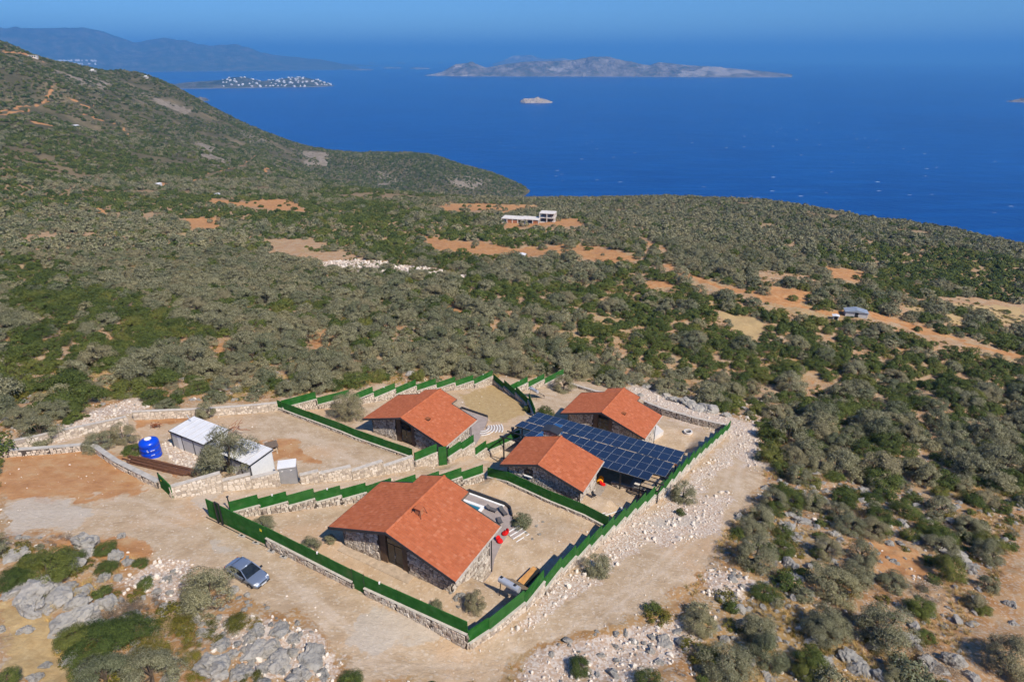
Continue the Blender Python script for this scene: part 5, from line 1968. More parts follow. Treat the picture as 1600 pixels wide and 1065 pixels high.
# ================================================================== PLANT AND ROCK SHAPES
def leaf_quads(pos, nrm, ln, wd, r):
    """one small quad per leaf; pos (n,3), nrm (n,3) rough facing"""
    n = len(pos)
    t = r.normal(size=(n, 3))
    t -= nrm * (t * nrm).sum(1)[:, None]
    t /= np.linalg.norm(t, axis=1)[:, None] + 1e-9
    b = np.cross(nrm, t)
    L = (ln * r.uniform(.7, 1.3, n))[:, None]
    W = (wd * r.uniform(.7, 1.3, n))[:, None]
    V = np.stack([pos - t * L / 2, pos + b * W / 2, pos + t * L / 2, pos - b * W / 2], 1).reshape(-1, 3)
    return V, np.arange(4 * n).reshape(n, 4)


def crown(seed, n, rx, rz, cz, nb, br, ln, wd, flat=.25, low=-.35, shell=.55, upright=0.0):
    r = np.random.default_rng(seed)
    # clump centres spread through an ellipsoid, denser to the outside
    C = []
    while len(C) < nb:
        p = r.normal(size=3)
        p /= np.linalg.norm(p)
        if p[2] < low:
            continue
        q = p * r.uniform(.30, 1.0) ** .35
        C.append((q[0] * rx * r.uniform(.8, 1.12), q[1] * rx * r.uniform(.8, 1.12), cz + q[2] * rz))
    C = np.array(C)
    R = br * r.uniform(.6, 1.35, nb)
    w = R ** 2
    k = r.choice(nb, n, p=w / w.sum())
    d = r.normal(size=(n, 3))
    d /= np.linalg.norm(d, axis=1)[:, None]
    d[:, 2] = np.where(d[:, 2] < -.3, -d[:, 2] * .6, d[:, 2])
    rad = R[k] * (shell + (1 - shell) * r.uniform(0, 1, n) ** .5) * r.uniform(.85, 1.2, n)
    pos = C[k] + d * rad[:, None] * np.array([1, 1, .85])
    out = C[k] - np.array([0, 0, cz * .5])
    out /= np.linalg.norm(out, axis=1)[:, None] + 1e-6
    nr = d * 1.0 + out * .45 + r.normal(size=(n, 3)) * .42 + np.array([0, 0, flat])
    nr /= np.linalg.norm(nr, axis=1)[:, None]
    return leaf_quads(pos, nr, ln, wd, r), C


def limb_mesh(seed, C, height, r0, ntr=1, name='trunk'):
    r = random.Random(seed)
    mb = MB()
    cs = sorted(C.tolist(), key=lambda c: -c[2])
    tops = cs[:: max(1, len(cs) // 9)][:9]
    for t in range(ntr):
        bx, by = (r.uniform(-.25, .25) * ntr * .5, r.uniform(-.25, .25) * ntr * .5)
        p = Vector((bx, by, -.4))
        fork = Vector((bx + r.uniform(-.25, .25), by + r.uniform(-.25, .25), height * .32))
        mid = (p + fork) / 2 + Vector((r.uniform(-.1, .1), r.uniform(-.1, .1), 0))
        mb.tube(p, mid, r0, r0 * .85, 7)
        mb.tube(mid, fork, r0 * .85, r0 * .68, 7)
        for c in tops[t::ntr]:
            e = Vector(c)
            k = fork.lerp(e, .5) + Vector((r.uniform(-.2, .2), r.uniform(-.2, .2), .1))
            mb.tube(fork, k, r0 * .5, r0 * .32, 5)
            mb.tube(k, e, r0 * .32, r0 * .1, 5)
    return mb.mesh(name, 'bark')


def mk_leafmesh(name, VF, mat):
    return np_mesh(name, VF[0], VF[1], mat)


PROTO = {}
# near trees (unit: metres, crown radius about 1 -> scaled on use)
def olive_proto(seed, n, ln, wd, far=False):
    VF, C = crown(seed, n, .80, .66, .44, 46, .215, ln, wd, .1, -.6, .72)
    return mk_leafmesh('crown', VF, 'olive_leaf'), (None if far else limb_mesh(seed, C, .8, .06, 1 + seed % 2))


def oak_proto(seed, n, ln, wd, far=False):
    VF, C = crown(seed, n, .78, .55, .34, 40, .225, ln, wd, .2, -.6, .75)
    return mk_leafmesh('crown', VF, 'oak_leaf'), (None if far else limb_mesh(seed, C, .6, .06, 1))


def shrub_proto(seed, n, ln, wd, mat='shrub_leaf'):
    VF, C = crown(seed, n, .78, .34, .20, 14, .28, ln, wd, .1, -.1, .35)
    return mk_leafmesh('crown', VF, mat), None


NEAR = {
    'olive': [olive_proto(s, 6500, .075, .030) for s in (1, 2, 3, 4, 5)],
    'oak': [oak_proto(s, 6000, .055, .040) for s in (11, 12, 13, 14)],
    'shrub': [shrub_proto(s, 2200, .085, .028) for s in (21, 22, 23)],
    'dry': [shrub_proto(s, 1500, .12, .010, 'dry_twig') for s in (31, 32)],
}
HERO = {
    'olive': [olive_proto(s, 17000, .044, .019) for s in (1, 2, 3)],
    'oak': [oak_proto(s, 15000, .036, .025) for s in (11, 12)],
    'shrub': [shrub_proto(s, 7000, .05, .016) for s in (21, 22)],
    'dry': [shrub_proto(s, 4000, .08, .006, 'dry_twig') for s in (31, 32)],
}
MIDP = {
    'olive': [olive_proto(s, 2000, .12, .058, True)[0] for s in (41, 42, 43, 44)],
    'oak': [oak_proto(s, 1900, .10, .075, True)[0] for s in (51, 52, 53, 54)],
    'shrub': [shrub_proto(s, 700, .15, .06)[0] for s in (61, 62)],
}
FARP = {
    'olive': [olive_proto(s, 420, .26, .15, True)[0] for s in (71, 72, 73)],
    'oak': [oak_proto(s, 420, .24, .18, True)[0] for s in (81, 82, 83)],
}


def rock_mesh(seed, sub=3, mat='limestone', rough=.3, flat=.75):
    r = np.random.default_rng(seed)
    bm = bmesh.new()
    bmesh.ops.create_icosphere(bm, subdivisions=sub, radius=1)
    P = np.array([v.co[:] for v in bm.verts])
    off = r.uniform(-50, 50, 3)
    # chop by random planes for facets
    for i in range(9):
        n = r.normal(size=3)
        n /= np.linalg.norm(n)
        d = r.uniform(.55, .9)
        s = P @ n - d
        P = P - np.outer(np.maximum(s, 0) * .92, n)
    if sub > 1:
        nz = fbm(P[:, 0] * 1.7 + off[0] + P[:, 2], P[:, 1] * 1.7 + off[1] - P[:, 2] * .7, seed, 4, .6)
        cr = np.abs(fbm(P[:, 0] * 1.1 + off[2] + P[:, 2] * .5, P[:, 1] * 1.1 + P[:, 2], seed + 5, 3, .5))
        hf = np.abs(fbm(P[:, 0] * 4.3 + off[1], P[:, 1] * 4.3 + P[:, 2] * 3.1, seed + 9, 3, .6))
        P = P * (1 + rough * 1.25 * nz - .30 * np.exp(-(cr / .05) ** 2) - .22 * hf)[:, None]
    P = P * np.array([r.uniform(.85, 1.2), r.uniform(.75, 1.0), r.uniform(.55, .8) * flat / .75])
    for v, p in zip(bm.verts, P):
        v.co = p
    me = bpy.data.meshes.new('boulder')
    bm.to_mesh(me)
    bm.free()
    me.materials.append(MATS[mat])
    return me


BOULD = [rock_mesh(s, 4) for s in range(100, 108)]
STONES = [rock_mesh(s, 1, 'rubble_stone', .2) for s in range(120, 126)]


# ---- geometry-node scatter for what nobody could count
def scatter(name, label, protos, pos, scl, rot, idx, cat=None):
    n = len(pos)
    me = bpy.data.meshes.new(name)
    me.vertices.add(n)
    me.vertices.foreach_set('co', np.asarray(pos, np.float32).ravel())
    a = me.attributes.new('scl', 'FLOAT_VECTOR', 'POINT')
    a.data.foreach_set('vector', np.asarray(scl, np.float32).ravel())
    a = me.attributes.new('rot', 'FLOAT_VECTOR', 'POINT')
    a.data.foreach_set('vector', np.asarray(rot, np.float32).ravel())
    a = me.attributes.new('pick', 'INT', 'POINT')
    a.data.foreach_set('value', np.asarray(idx, np.int32))
    o = link(name, me)
    tag(o, label, None, None, 'stuff')
    coll = bpy.data.collections.new(name + '_shapes')
    for i, p in enumerate(protos):
        coll.objects.link(bpy.data.objects.new('%s_shape_%02d' % (name, i), p))
    g = bpy.data.node_groups.new(name, 'GeometryNodeTree')
    g.interface.new_socket('Geometry', in_out='INPUT', socket_type='NodeSocketGeometry')
    g.interface.new_socket('Geometry', in_out='OUTPUT', socket_type='NodeSocketGeometry')
    gi, go = g.nodes.new('NodeGroupInput'), g.nodes.new('NodeGroupOutput')
    ci = g.nodes.new('GeometryNodeCollectionInfo')
    ci.inputs['Collection'].default_value = coll
    ci.inputs['Separate Children'].default_value = True
    ci.inputs['Reset Children'].default_value = True
    ip = g.nodes.new('GeometryNodeInstanceOnPoints')
    ip.inputs['Pick Instance'].default_value = True

    def na(nm, dt):
        q = g.nodes.new('GeometryNodeInputNamedAttribute')
        q.data_type = dt
        q.inputs['Name'].default_value = nm
        return q.outputs['Attribute']
    g.links.new(gi.outputs[0], ip.inputs['Points'])
    g.links.new(ci.outputs[0], ip.inputs['Instance'])
    g.links.new(na('pick', 'INT'), ip.inputs['Instance Index'])
    er = g.nodes.new('FunctionNodeEulerToRotation')
    g.links.new(na('rot', 'FLOAT_VECTOR'), er.inputs[0])
    g.links.new(er.outputs[0], ip.inputs['Rotation'])
    g.links.new(na('scl', 'FLOAT_VECTOR'), ip.inputs['Scale'])
    g.links.new(ip.outputs[0], go.inputs[0])
    md = o.modifiers.new('scatter', 'NODES')
    md.node_group = g
    return o


# ================================================================== PLANTS PLACED ONE BY ONE
def place_tree(kind, p, r, label, group, h=None, var=None, name=None, rz=None, fine=False):
    """r: crown radius in metres"""
    nm = name or {'olive': 'olive_tree', 'oak': 'evergreen_bush', 'shrub': 'low_shrub', 'dry': 'dry_bush'}[kind]
    cat = {'olive': 'tree', 'oak': 'bush', 'shrub': 'shrub', 'dry': 'bush'}[kind]
    v = (HERO if fine else NEAR)[kind]
    cr, tr = v[random.randrange(len(v)) if var is None else var % len(v)]
    ry = r * random.uniform(.82, 1.12)
    h = r * random.uniform(.85, 1.1) if h is None else h
    rz = random.uniform(0, 6.28) if rz is None else rz
    if tr is None:
        o = link(nm, cr, None, p, rz, (r, ry, h))
        tag(o, label, cat, group)
        return o
    o = thing(nm, label, cat, p, rz, group)
    o.scale = (r, ry, h)
    link('trunk', tr, o)
    link('crown', cr, o)
    return o


PLACED = []


def pt(kind, px, py, wpx, label, group=None, hs=1.0, var=None):
    """crown wpx pixels wide whose trunk meets the ground at px, py"""
    p = gp(px, py)
    _, _, d = project(p.x, p.y, p.z)
    r = wpx * float(d) / F / 2 / (.95 if wpx < 60 else 1.04)
    PLACED.append((p.x, p.y, r))
    return place_tree(kind, p, r, label, group, r * hs * .88, var, fine=(wpx > 38))


YT = 'olive trees in the yards'
pt('olive', 330, 945, 118, 'big olive tree beside the parked car', None, 1.05, 0)
pt('olive', 814, 822, 36, 'round green olive bush at the corner of the pool terrace', YT, 1.15, 1)
pt('olive', 412, 828, 40, 'olive tree just behind the sliding gate', YT, 1.15, 2)
pt('olive', 484, 860, 42, 'olive bush inside the front fence by the nearest house', YT, .9, 3)
pt('olive', 516, 846, 22, 'small olive sapling at the left roof corner of the nearest house', YT, 1.1, 4)
pt('olive', 681, 952, 24, 'thin young olive inside the front fence near the corner', YT, 1.5, 1)
pt('olive', 742, 950, 44, 'bushy olive at the near corner of the nearest house', YT, 1.25, 2)
pt('olive', 932, 893, 54, 'olive tree outside the stepped fence below the yard', None, 1.1, 0)
pt('olive', 1068, 780, 52, 'olive tree outside the fence beside the solar canopy', None, 1.1, 3)
pt('oak', 1063, 803, 18, 'small dark bush below the olive by the canopy', None, 1.2, 0)
pt('oak', 852, 650, 30, 'green fruit tree between the back fence and the canopy', None, 1.3, 1)
pt('oak', 825, 642, 18, 'small round bush at the end of the shaded fence', None, 1.2, 2)
pt('olive', 880, 610, 42, 'olive tree at the far end of the low pale wall', None, 1.1, 1)
pt('olive', 545, 652, 66, 'spreading olive with bare lower stems behind the dark fence', YT, 1.3, 4)
pt('olive', 360, 741, 124, 'large olive tree hiding part of the white cabins', None, 1.2, 0)
pt('olive', 196, 690, 42, 'olive tree left of the blue tank', None, 1.5, 3)
pt('olive', 155, 700, 56, 'dense rounded olive bush behind the parapet corner', None, .85, 2)
pt('oak', 208, 706, 40, 'low green bush at the foot of the blue tank', None, .5, 0)
pt('olive', 262, 642, 36, 'small olive on the stone bank behind the tank', None, 1.0, 1)
pt('olive', 323, 652, 34, 'thin olive on the stone bank behind the cabins', None, 1.5, 4)
pt('olive', 1182, 880, 92, 'large dark olive casting its shadow on the rubble track', None, 1.05, 0)
pt('olive', 1092, 985, 62, 'olive tree at the lower right end of the rubble track', None, 1.1, 2)
pt('olive', 1130, 1050, 104, 'broad olive bush at the bottom edge right of the track', None, 1.0, 3)
pt('oak', 1012, 1068, 50, 'dark bush at the bottom edge among white rubble', None, .9, 1)
pt('oak', 905, 1045, 46, 'dark green bush on the white rubble heap below the corner', None, .8, 2)
pt('oak', 1110, 1030, 46, 'dark bush at the foot of the broad olive', None, .8, 3)
pt('olive', 1290, 866, 56, 'rounded olive left of the orange clearing', None, .9, 1)
pt('olive', 1300, 925, 96, 'wide grey olive below the orange clearing', None, .8, 4)
pt('olive', 1385, 1000, 120, 'large grey olive in the lower right scrub', None, .95, 0)
pt('dry', 1450, 930, 66, 'bare grey branching bush below the orange clearing', None, 1.2, 0)
pt('oak', 1195, 930, 62, 'dark bush on the rocks right of the track end', None, .6, 1)
pt('olive', 1575, 1045, 110, 'olive tree in the bottom right corner', None, 1.0, 2)
# lower left thicket
FT = 'foreground bushes left of the car'
for k_, px, py, w, lab, hs_ in (
        ('oak', 78, 898, 84, 'wide dark green bush among the grey boulders', .6), ('oak', 22, 912, 56, 'dark green bush at the left edge', .7),
        ('oak', 165, 862, 34, 'small green bush right of the pale boulder', .7), ('oak', 168, 892, 32, 'green bush between two boulders', .8),
        ('oak', 220, 882, 22, 'little green bush at the edge of the parking ground', .6), ('oak', 160, 930, 30, 'small round green bush on bare rock', .8),
        ('oak', 228, 915, 28, 'green bush on pale rubble left of the big olive', .7), ('dry', 187, 968, 54, 'grey brown dry bush below the boulders', .7),
        ('dry', 232, 945, 40, 'thin dry bush left of the big olive', .8), ('oak', 160, 1010, 96, 'large dark green thicket in the lower left', .55),
        ('oak', 205, 990, 80, 'green thicket beside the yellow shrubs', .6), ('shrub', 262, 1005, 84, 'yellow green shrub in the lower left thicket', .75),
        ('shrub', 298, 1022, 38, 'small yellow shrub right of the thicket', .8), ('shrub', 345, 985, 66, 'yellow green shrub below the big olive', .55),
        ('shrub', 396, 975, 26, 'small yellow shrub at the edge of the dirt road', .8), ('olive', 170, 1075, 88, 'olive bush at the bottom edge, left', .9),
        ('olive', 240, 1070, 92, 'olive bush at the bottom edge, centre of the thicket', .9), ('oak', 12, 1068, 40, 'dark bush in the bottom left corner', .9),
        ('shrub', 312, 1050, 40, 'yellow shrub among boulders at the bottom edge', .7), ('dry', 90, 845, 34, 'dry bush behind the pale boulder', .5),
        ('olive', 0, 862, 40, 'dark olive at the left edge by the parking ground', .9), ('shrub', 390, 1062, 34, 'small shrub under the grey boulders at the bottom', .6),
        ('oak', 118, 1002, 60, 'dark bush at the left end of the lower thicket', .8), ('shrub', 230, 1034, 64, 'yellow green shrub before the lower thicket', .8),
        ('shrub', 282, 985, 42, 'yellow shrub at the upper end of the lower thicket', .8), ('oak', 140, 1046, 60, 'dark bush just above the bottom olives', .8),
        ('oak', 55, 885, 50, 'green bush behind the wide dark bush', .7), ('oak', 105, 878, 46, 'green bush close to the pale boulder', .7), ('shrub', 370, 975, 34, 'yellow shrub between the big olive and the road', .7),
        ('oak', 548, 1066, 36, 'small bush at the bottom edge of the dirt road', .5)):
    pt(k_, px, py, w * 1.22, lab, FT, hs_ * 1.15)

# ================================================================== SCRUB COVER
GREEN = [
    [(760, 470), (900, 440), (1000, 430), (1150, 470), (1420, 520), (1600, 580), (1600, 640), (1400, 600), (1250, 570), (1180, 605), (1050, 580), (960, 560), (880, 500)],
    [(1270, 390), (1450, 380), (1600, 410), (1600, 470), (1420, 462), (1300, 450)],
    [(0, 400), (130, 440), (250, 480), (330, 500), (330, 540), (200, 560), (130, 590), (0, 590)],
    [(0, 290), (120, 300), (500, 305), (700, 330), (780, 360), (900, 365), (900, 380), (700, 420), (560, 400), (450, 360), (300, 335), (0, 330)],
    [(620, 430), (740, 440), (860, 460), (760, 480), (640, 450)], [(400, 0), (0, 0), (0, 280), (500, 280), (520, 240)],
    [(500, 238), (830, 305), (500, 310)],
]


def free_mask(px, py, bare=True):
    ok = ~in_poly(px, py, COMPOUND)
    for p in (ORANGE + YELLOW[:2] + YELLOW[3:4] + RUBBLE[1:]):
        ok &= ~in_poly(px, py, p)
    for p, w in TRACKS:
        ok &= line_dist(px, py - 2.0, p) > w * 1.7
    return ok


def sample(r0, r1, spacing, seed, half=46):
    """jittered points over a sector of the slope in front of the camera"""
    r = np.random.default_rng(seed)
    xs = np.arange(-r1, r1, spacing)
    ys = np.arange(5, r1, spacing)
    X, Y = np.meshgrid(xs, ys)
    X = (X + r.uniform(-.5, .5, X.shape) * spacing * .95).ravel()
    Y = (Y + r.uniform(-.5, .5, Y.shape) * spacing * .95).ravel()
    d = np.hypot(X, Y)
    a = np.abs(np.degrees(np.arctan2(X, Y)))
    k = (d > r0) & (d < r1) & (a < half)
    return X[k], Y[k], r


def cover(r0, r1, spacing, seed, size, thin):
    X, Y, r = sample(r0, r1, spacing, seed)
    Z = ground(X, Y)
    px, py, d = project(X, Y, Z)
    k = (px > -90) & (px < 1690) & (py < 1130) & (Z > 3) & ((free_mask(px, py) & free_mask(px, py - 1.5 * F / d)) | ((r.uniform(0, 1, len(X)) < .05) & (d > 150)))
    X, Y, Z, px, py, d = X[k], Y[k], Z[k], px[k], py[k], d[k]
    # natural openings
    op = fbm(X / 38, Y / 38, 77, 4) + .35 * fbm(X / 9, Y / 9, 78, 2)
    k = op > thin(px, py, d)
    X, Y, Z, px, py, d, op = X[k], Y[k], Z[k], px[k], py[k], d[k], op[k]
    g = np.zeros(len(X), bool)
    for p in GREEN:
        g |= in_poly(px + 30 * fbm(X / 25, Y / 25, 5, 3), py + 16 * fbm(X / 25, Y / 25, 6, 3), p)
    pr = np.where(g, .80, .42)
    patch = vnoise(X / 17, Y / 17, 91) + .5
    kind = np.where((r.uniform(0, 1, len(X)) * .6 + patch * .4) < pr * .9 + .05, 1, 0)
    S = size * np.minimum(np.exp(r.normal(0, .36, len(X))), 1.6) * np.where(kind == 1, .80, 1.0)
    return X, Y, Z, kind, S, px, py, d, r


def thin_fn(px, py, d):
    t = np.full(px.shape, -.32)
    t = np.where((px > 1130) & (py > 820), -.45, t)            # rocky right slope
    t = np.where((py > 840) & (px < 560), .9, t)
    t = np.where((py > 930) & (px < 1160), .9, t)              # foreground is placed by hand
    t = np.where((py > 575) & (py < 660) & (px < 700), -.28, t)
    t = np.where((px > 1400) & (py > 455) & (py < 520), .12, t)
    t = np.where((px > 920) & (px < 1200) & (py > 590) & (py < 660), .0, t)
    t = np.where((py > 335) & (py < 420) & (px > 600) & (px < 1250), -.30, t)
    t = np.where((py > 430) & (py < 580) & (px > 560) & (px < 960), -.9, t)
    for p in GREEN[:4]:
        t = np.where(in_poly(px, py, p), -.62, t)
    t = np.where(in_poly(px, py, RUBBLE[0]), .30, t)
    return t


def far_of_placed(X, Y, S):
    ok = np.ones(len(X), bool)
    for x, y, r in PLACED:
        ok &= np.hypot(X - x, Y - y) > (r * .8 + S * .6)
    return ok


X, Y, Z, K, S, px, py, d, r_ = cover(30, 330, 3.6, 201, 2.5, thin_fn)
ok = far_of_placed(X, Y, S)
X, Y, Z, K, S, px, py, d = [q[ok] for q in (X, Y, Z, K, S, px, py, d)]
# shrink where the picture shows small plants
S = np.where((px > 1100) & (py > 780), np.minimum(S * .74, 2.3), S)
apparent = S / d
order = np.argsort(-apparent)
names = {0: 'olive', 1: 'oak'}
LAND = [((620, 418), 'the white quarry heap'), ((797, 428), 'the blue grey shed'), ((1336, 492), 'the grey shed by the orange track'), ((830, 345), 'the unfinished buildings'),
        ((1390, 870), 'the orange clearing'), ((1160, 508), 'the yellow field'), ((1170, 700), 'the rubble track end'), ((770, 592), 'the back fence corner'), ((650, 610), 'the leftmost house'),
        ((970, 603), 'the house behind the canopy'), ((215, 650), 'the blue tank'), ((320, 640), 'the white cabins'), ((110, 670), 'the rough stone bank'), ((437, 620), 'the dark fence corner'),
        ((1085, 630), 'the grey rock outcrop'), ((1315, 428), 'the red clearing'), ((1590, 1040), 'the bottom right corner'), ((1598, 700), 'the right edge halfway up'), ((1598, 880), 'the right edge near the bottom'),
        ((2, 540), 'the left edge halfway down'), ((2, 440), 'the upper left edge'), ((1182, 835), 'the big olive on the track'), ((1450, 920), 'the bare grey bush'), ((350, 541), 'the small orange patch'),
        ((502, 530), 'the orange gap in the olives'), ((1598, 560), 'the right end of the orange track'), ((712, 480), 'the bare spot amid the olives'), ((1225, 470), 'the bend of the orange track'), ((900, 510), 'the dark green thicket'),
        ((250, 480), 'the left green thicket'), ((1280, 600), 'the small rust patch'), ((1000, 480), 'the green belt'), ((1450, 620), 'the grey olive grove'), ((1300, 700), 'the right grove'), ((1450, 780), 'the lower right grove'),
        ((130, 855), 'the pale boulder by the parking'), ((110, 975), 'the biggest grey rock slab'), ((330, 930), 'the big olive by the car'), ((420, 1010), 'the dirt road edge'), ((335, 1055), 'the bottom edge rocks'), ((1300, 1040), 'the large grey olive below')]
ORD = ['closest', 'second closest', 'third closest', 'fourth closest', 'fifth closest', 'sixth closest', 'seventh closest', 'eighth closest', 'ninth closest', 'tenth closest', 'eleventh closest', 'twelfth closest', 'thirteenth closest', 'fourteenth closest'] + [q + ' closest' for q in ('fifteenth', 'sixteenth', 'seventeenth', 'eighteenth', 'nineteenth', 'twentieth', 'twenty-first', 'twenty-second', 'twenty-third', 'twenty-fourth', 'twenty-fifth')]


def single_out(what, pts):
    """a label for each point: how near it lies to a landmark, and on which side"""
    cells = {}
    for i, (a, b) in enumerate(pts):
        j = min(range(len(LAND)), key=lambda q: (a - LAND[q][0][0]) ** 2 + ((b - LAND[q][0][1]) * 1.7) ** 2)
        dx, dy = a - LAND[j][0][0], (b - LAND[j][0][1]) * 1.7
        side = ('right of' if dx > 0 else 'left of') if abs(dx) > abs(dy) else ('below' if dy > 0 else 'above')
        cells.setdefault((j, side), []).append((dx * dx + dy * dy, i))
    out = [None] * len(pts)
    for (j, side), q in cells.items():
        for n, (_, i) in enumerate(sorted(q)):
            out[i] = '%s, %s %s %s' % (what, ORD[min(n, len(ORD) - 1)], side, LAND[j][1])
    return out


done = np.zeros(len(X), bool)
for k, lim in ((0, 260), (1, 260)):
    pick = [i for i in order if K[i] == k and -10 < px[i] < 1610 and py[i] < 1075][:lim]
    labs = single_out('grey green olive tree' if k == 0 else 'dark green bush', [(px[i], py[i]) for i in pick])
    for i, lab in zip(pick, labs):
        place_tree(names[k], (X[i], Y[i], Z[i] - .1), S[i], lab, 'olive trees in the scrub' if k == 0 else 'evergreen bushes in the scrub', S[i] * random.uniform(.8, 1.08), fine=bool(d[i] < 85))
        done[i] = True
rest = ~done


def emit(name, label, X, Y, Z, K, S, protos, r, sink=.1):
    n0 = len(protos['olive'])
    P = protos['olive'] + protos['oak']
    idx = np.where(K == 0, r.integers(0, n0, len(X)), n0 + r.integers(0, len(protos['oak']), len(X)))
    h = S * r.uniform(.75, 1.05, len(X))
    scatter(name, label, P, np.stack([X, Y, Z - sink], 1), np.stack([S, S * r.uniform(.8, 1.15, len(X)), h], 1),
            np.stack([np.zeros(len(X)), np.zeros(len(X)), r.uniform(0, 6.28, len(X))], 1), idx)


emit('scrubland', 'mass of olive and evergreen scrub covering the slope', X[rest], Y[rest], Z[rest], K[rest], S[rest], MIDP, r_)
X, Y, Z, K, S, px, py, d, r2 = cover(330, 900, 4.0, 202, 2.45, thin_fn)
emit('scrubland', 'mass of scrub on the farther slope and coast', X, Y, Z, K, S, FARP, r2)


def hill_thin(px, py, d):
    t = np.full(px.shape, -.24)
    t = np.where(in_poly(px, py, [(500, 264), (530, 240), (620, 235), (700, 247), (840, 308), (560, 305)]), -.9, t)
    for p in GREYROCK:
        t = np.where(in_poly(px, py, p), -.02, t)
    return t


X, Y, Z, K, S, px, py, d, r3 = cover(900, 2250, 5.2, 203, 3.0, hill_thin)
emit('scrubland', 'dark scrub on the left hill and the cape', X, Y, Z, np.where(r3.uniform(0, 1, len(X)) < .75, 1, 0), S, FARP, r3)

# low undergrowth between the trees close to the plots
X, Y, r4 = sample(28, 300, 2.2, 204)
Z = ground(X, Y)
px, py, d = project(X, Y, Z)
k = (px > -60) & (px < 1660) & (py < 1110) & free_mask(px, py) & (fbm(X / 7, Y / 7, 33, 3) > -.10)
X, Y, Z = X[k], Y[k], Z[k]
S = .75 * np.exp(r4.normal(0, .4, len(X)))
P = MIDP['shrub'] + [NEAR['dry'][0][0], MIDP['oak'][0], MIDP['olive'][1]]
pk = r4.choice(5, len(X), p=[.22, .2, .23, .22, .13])
scatter('undergrowth', 'low yellow and brown undergrowth between the trees', P, np.stack([X, Y, Z - .06], 1), np.stack([S, S, S * .8], 1),
        np.stack([X * 0, X * 0, r4.uniform(0, 6.28, len(X))], 1), pk)

# dry grass tufts
gv, gf = [], []
rg = np.random.default_rng(8)
for i in range(46):
    a = rg.uniform(0, 6.28)
    q = rg.uniform(0, .35)
    b0 = np.array([q * cos(a), q * sin(a), 0])
    tip = b0 + np.array([rg.normal(0, .22), rg.normal(0, .22), rg.uniform(.25, .6)])
    s_ = np.array([-sin(a), cos(a), 0]) * .02
    n0 = len(gv)
    gv += [b0 - s_, b0 + s_, tip]
    gf.append((n0, n0 + 1, n0 + 2))
tuft = np_mesh('tuft', gv, gf, 'dry_grass')
X, Y, r5 = sample(28, 125, .68, 205)
Z = ground(X, Y)
px, py, d = project(X, Y, Z)
yz = np.zeros(len(X), bool)
for p in YELLOW[2:3]:
    yz |= in_poly(px, py, p)
wild = free_mask(px, py) & (fbm(X / 6, Y / 6, 55, 3) > .12)
k = (px > -40) & (px < 1640) & (py < 1100) & (wild | yz)
X, Y, Z = X[k], Y[k], Z[k]
S = r5.uniform(.5, 1.1, len(X))
scatter('dry_grass', 'tufts of dry yellow grass', [tuft], np.stack([X, Y, Z], 1), np.stack([S, S, S], 1), np.stack([X * 0, X * 0, r5.uniform(0, 6.28, len(X))], 1), np.zeros(len(X)))

# ================================================================== ROCKS
BG = 'grey limestone boulders'


def boulder(px, py, wpx, label, group, hs=.8, var=None):
    p = gp(px, py)
    _, _, d = project(p.x, p.y, p.z)
    r = wpx * float(d) / F / 2
    me = BOULD[random.randrange(len(BOULD)) if var is None else var]
    o = link('boulder', me, None, (p.x, p.y, p.z + r * .05), random.uniform(0, 6.28), (r, r * random.uniform(.8, 1.1), r * hs))
    o.rotation_euler = (random.uniform(-.25, .25), random.uniform(-.25, .25), random.uniform(0, 6.28))
    tag(o, label, 'boulder', group)


FGB = [(134, 852, 46), (112, 884, 40), (60, 925, 60), (20, 925, 40), (100, 920, 34), (180, 872, 32), (200, 880, 24), (50, 950, 46), (85, 942, 50), (120, 945, 40), (140, 960, 36),
       (110, 975, 60), (150, 985, 44), (165, 945, 40), (205, 965, 30), (110, 1032, 40), (135, 1050, 36), (255, 952, 22), (288, 950, 24), (228, 972, 18), (305, 968, 20),
       (322, 992, 26), (345, 1010, 34), (360, 1025, 26), (335, 1048, 60), (372, 1055, 40), (405, 1020, 44), (440, 985, 34), (460, 1000, 26), (400, 985, 28),
       (430, 1040, 50), (490, 1030, 44), (505, 1055, 26), (470, 1055, 30), (0, 985, 18), (160, 905, 24), (130, 925, 30), (25, 870, 34), (130, 868, 34), (390, 1000, 20),
       (260, 905, 14), (245, 925, 16), (190, 838, 16), (285, 985, 20), (40, 985, 22), (70, 1040, 20), (55, 1060, 24)]
BL = [(a_, b_, c_ * 1.2) for a_, b_, c_ in FGB] + [(1235, 885, 34), (1245, 905, 30), (1250, 925, 22), (1180, 945, 14), (1275, 1005, 44), (1290, 1035, 40), (1330, 1030, 46), (1345, 1050, 40), (1380, 1060, 44),
                                    (1420, 1000, 36), (1460, 1045, 50), (1490, 1035, 44), (1305, 835, 26), (1255, 815, 32), (1430, 845, 34), (1490, 870, 44), (1510, 885, 36), (1580, 945, 24),
                                    (1040, 1005, 34), (1030, 1035, 22), (1090, 1045, 20), (1200, 1060, 26), (1260, 1060, 34), (1410, 820, 26), (1450, 815, 22), (1520, 1060, 30), (1390, 850, 18), (1585, 975, 20)] + [(1055, 625, 30), (1075, 632, 36), (1090, 640, 34), (1105, 642, 44), (1120, 636, 26), (1040, 618, 26), (1030, 610, 22), (1145, 628, 24), (1010, 605, 22), (985, 600, 20), (1060, 612, 24), (1135, 650, 20), (1165, 640, 20), (1000, 618, 16)] + [(10, 600, 24), (42, 588, 18), (36, 628, 20), (5, 612, 22), (125, 602, 16), (240, 592, 24), (200, 618, 14), (445, 600, 22), (490, 605, 22), (430, 585, 16), (520, 596, 16), (300, 625, 12), (160, 632, 12), (235, 600, 14), (640, 585, 18), (600, 590, 14), (395, 610, 12), (465, 588, 14)]
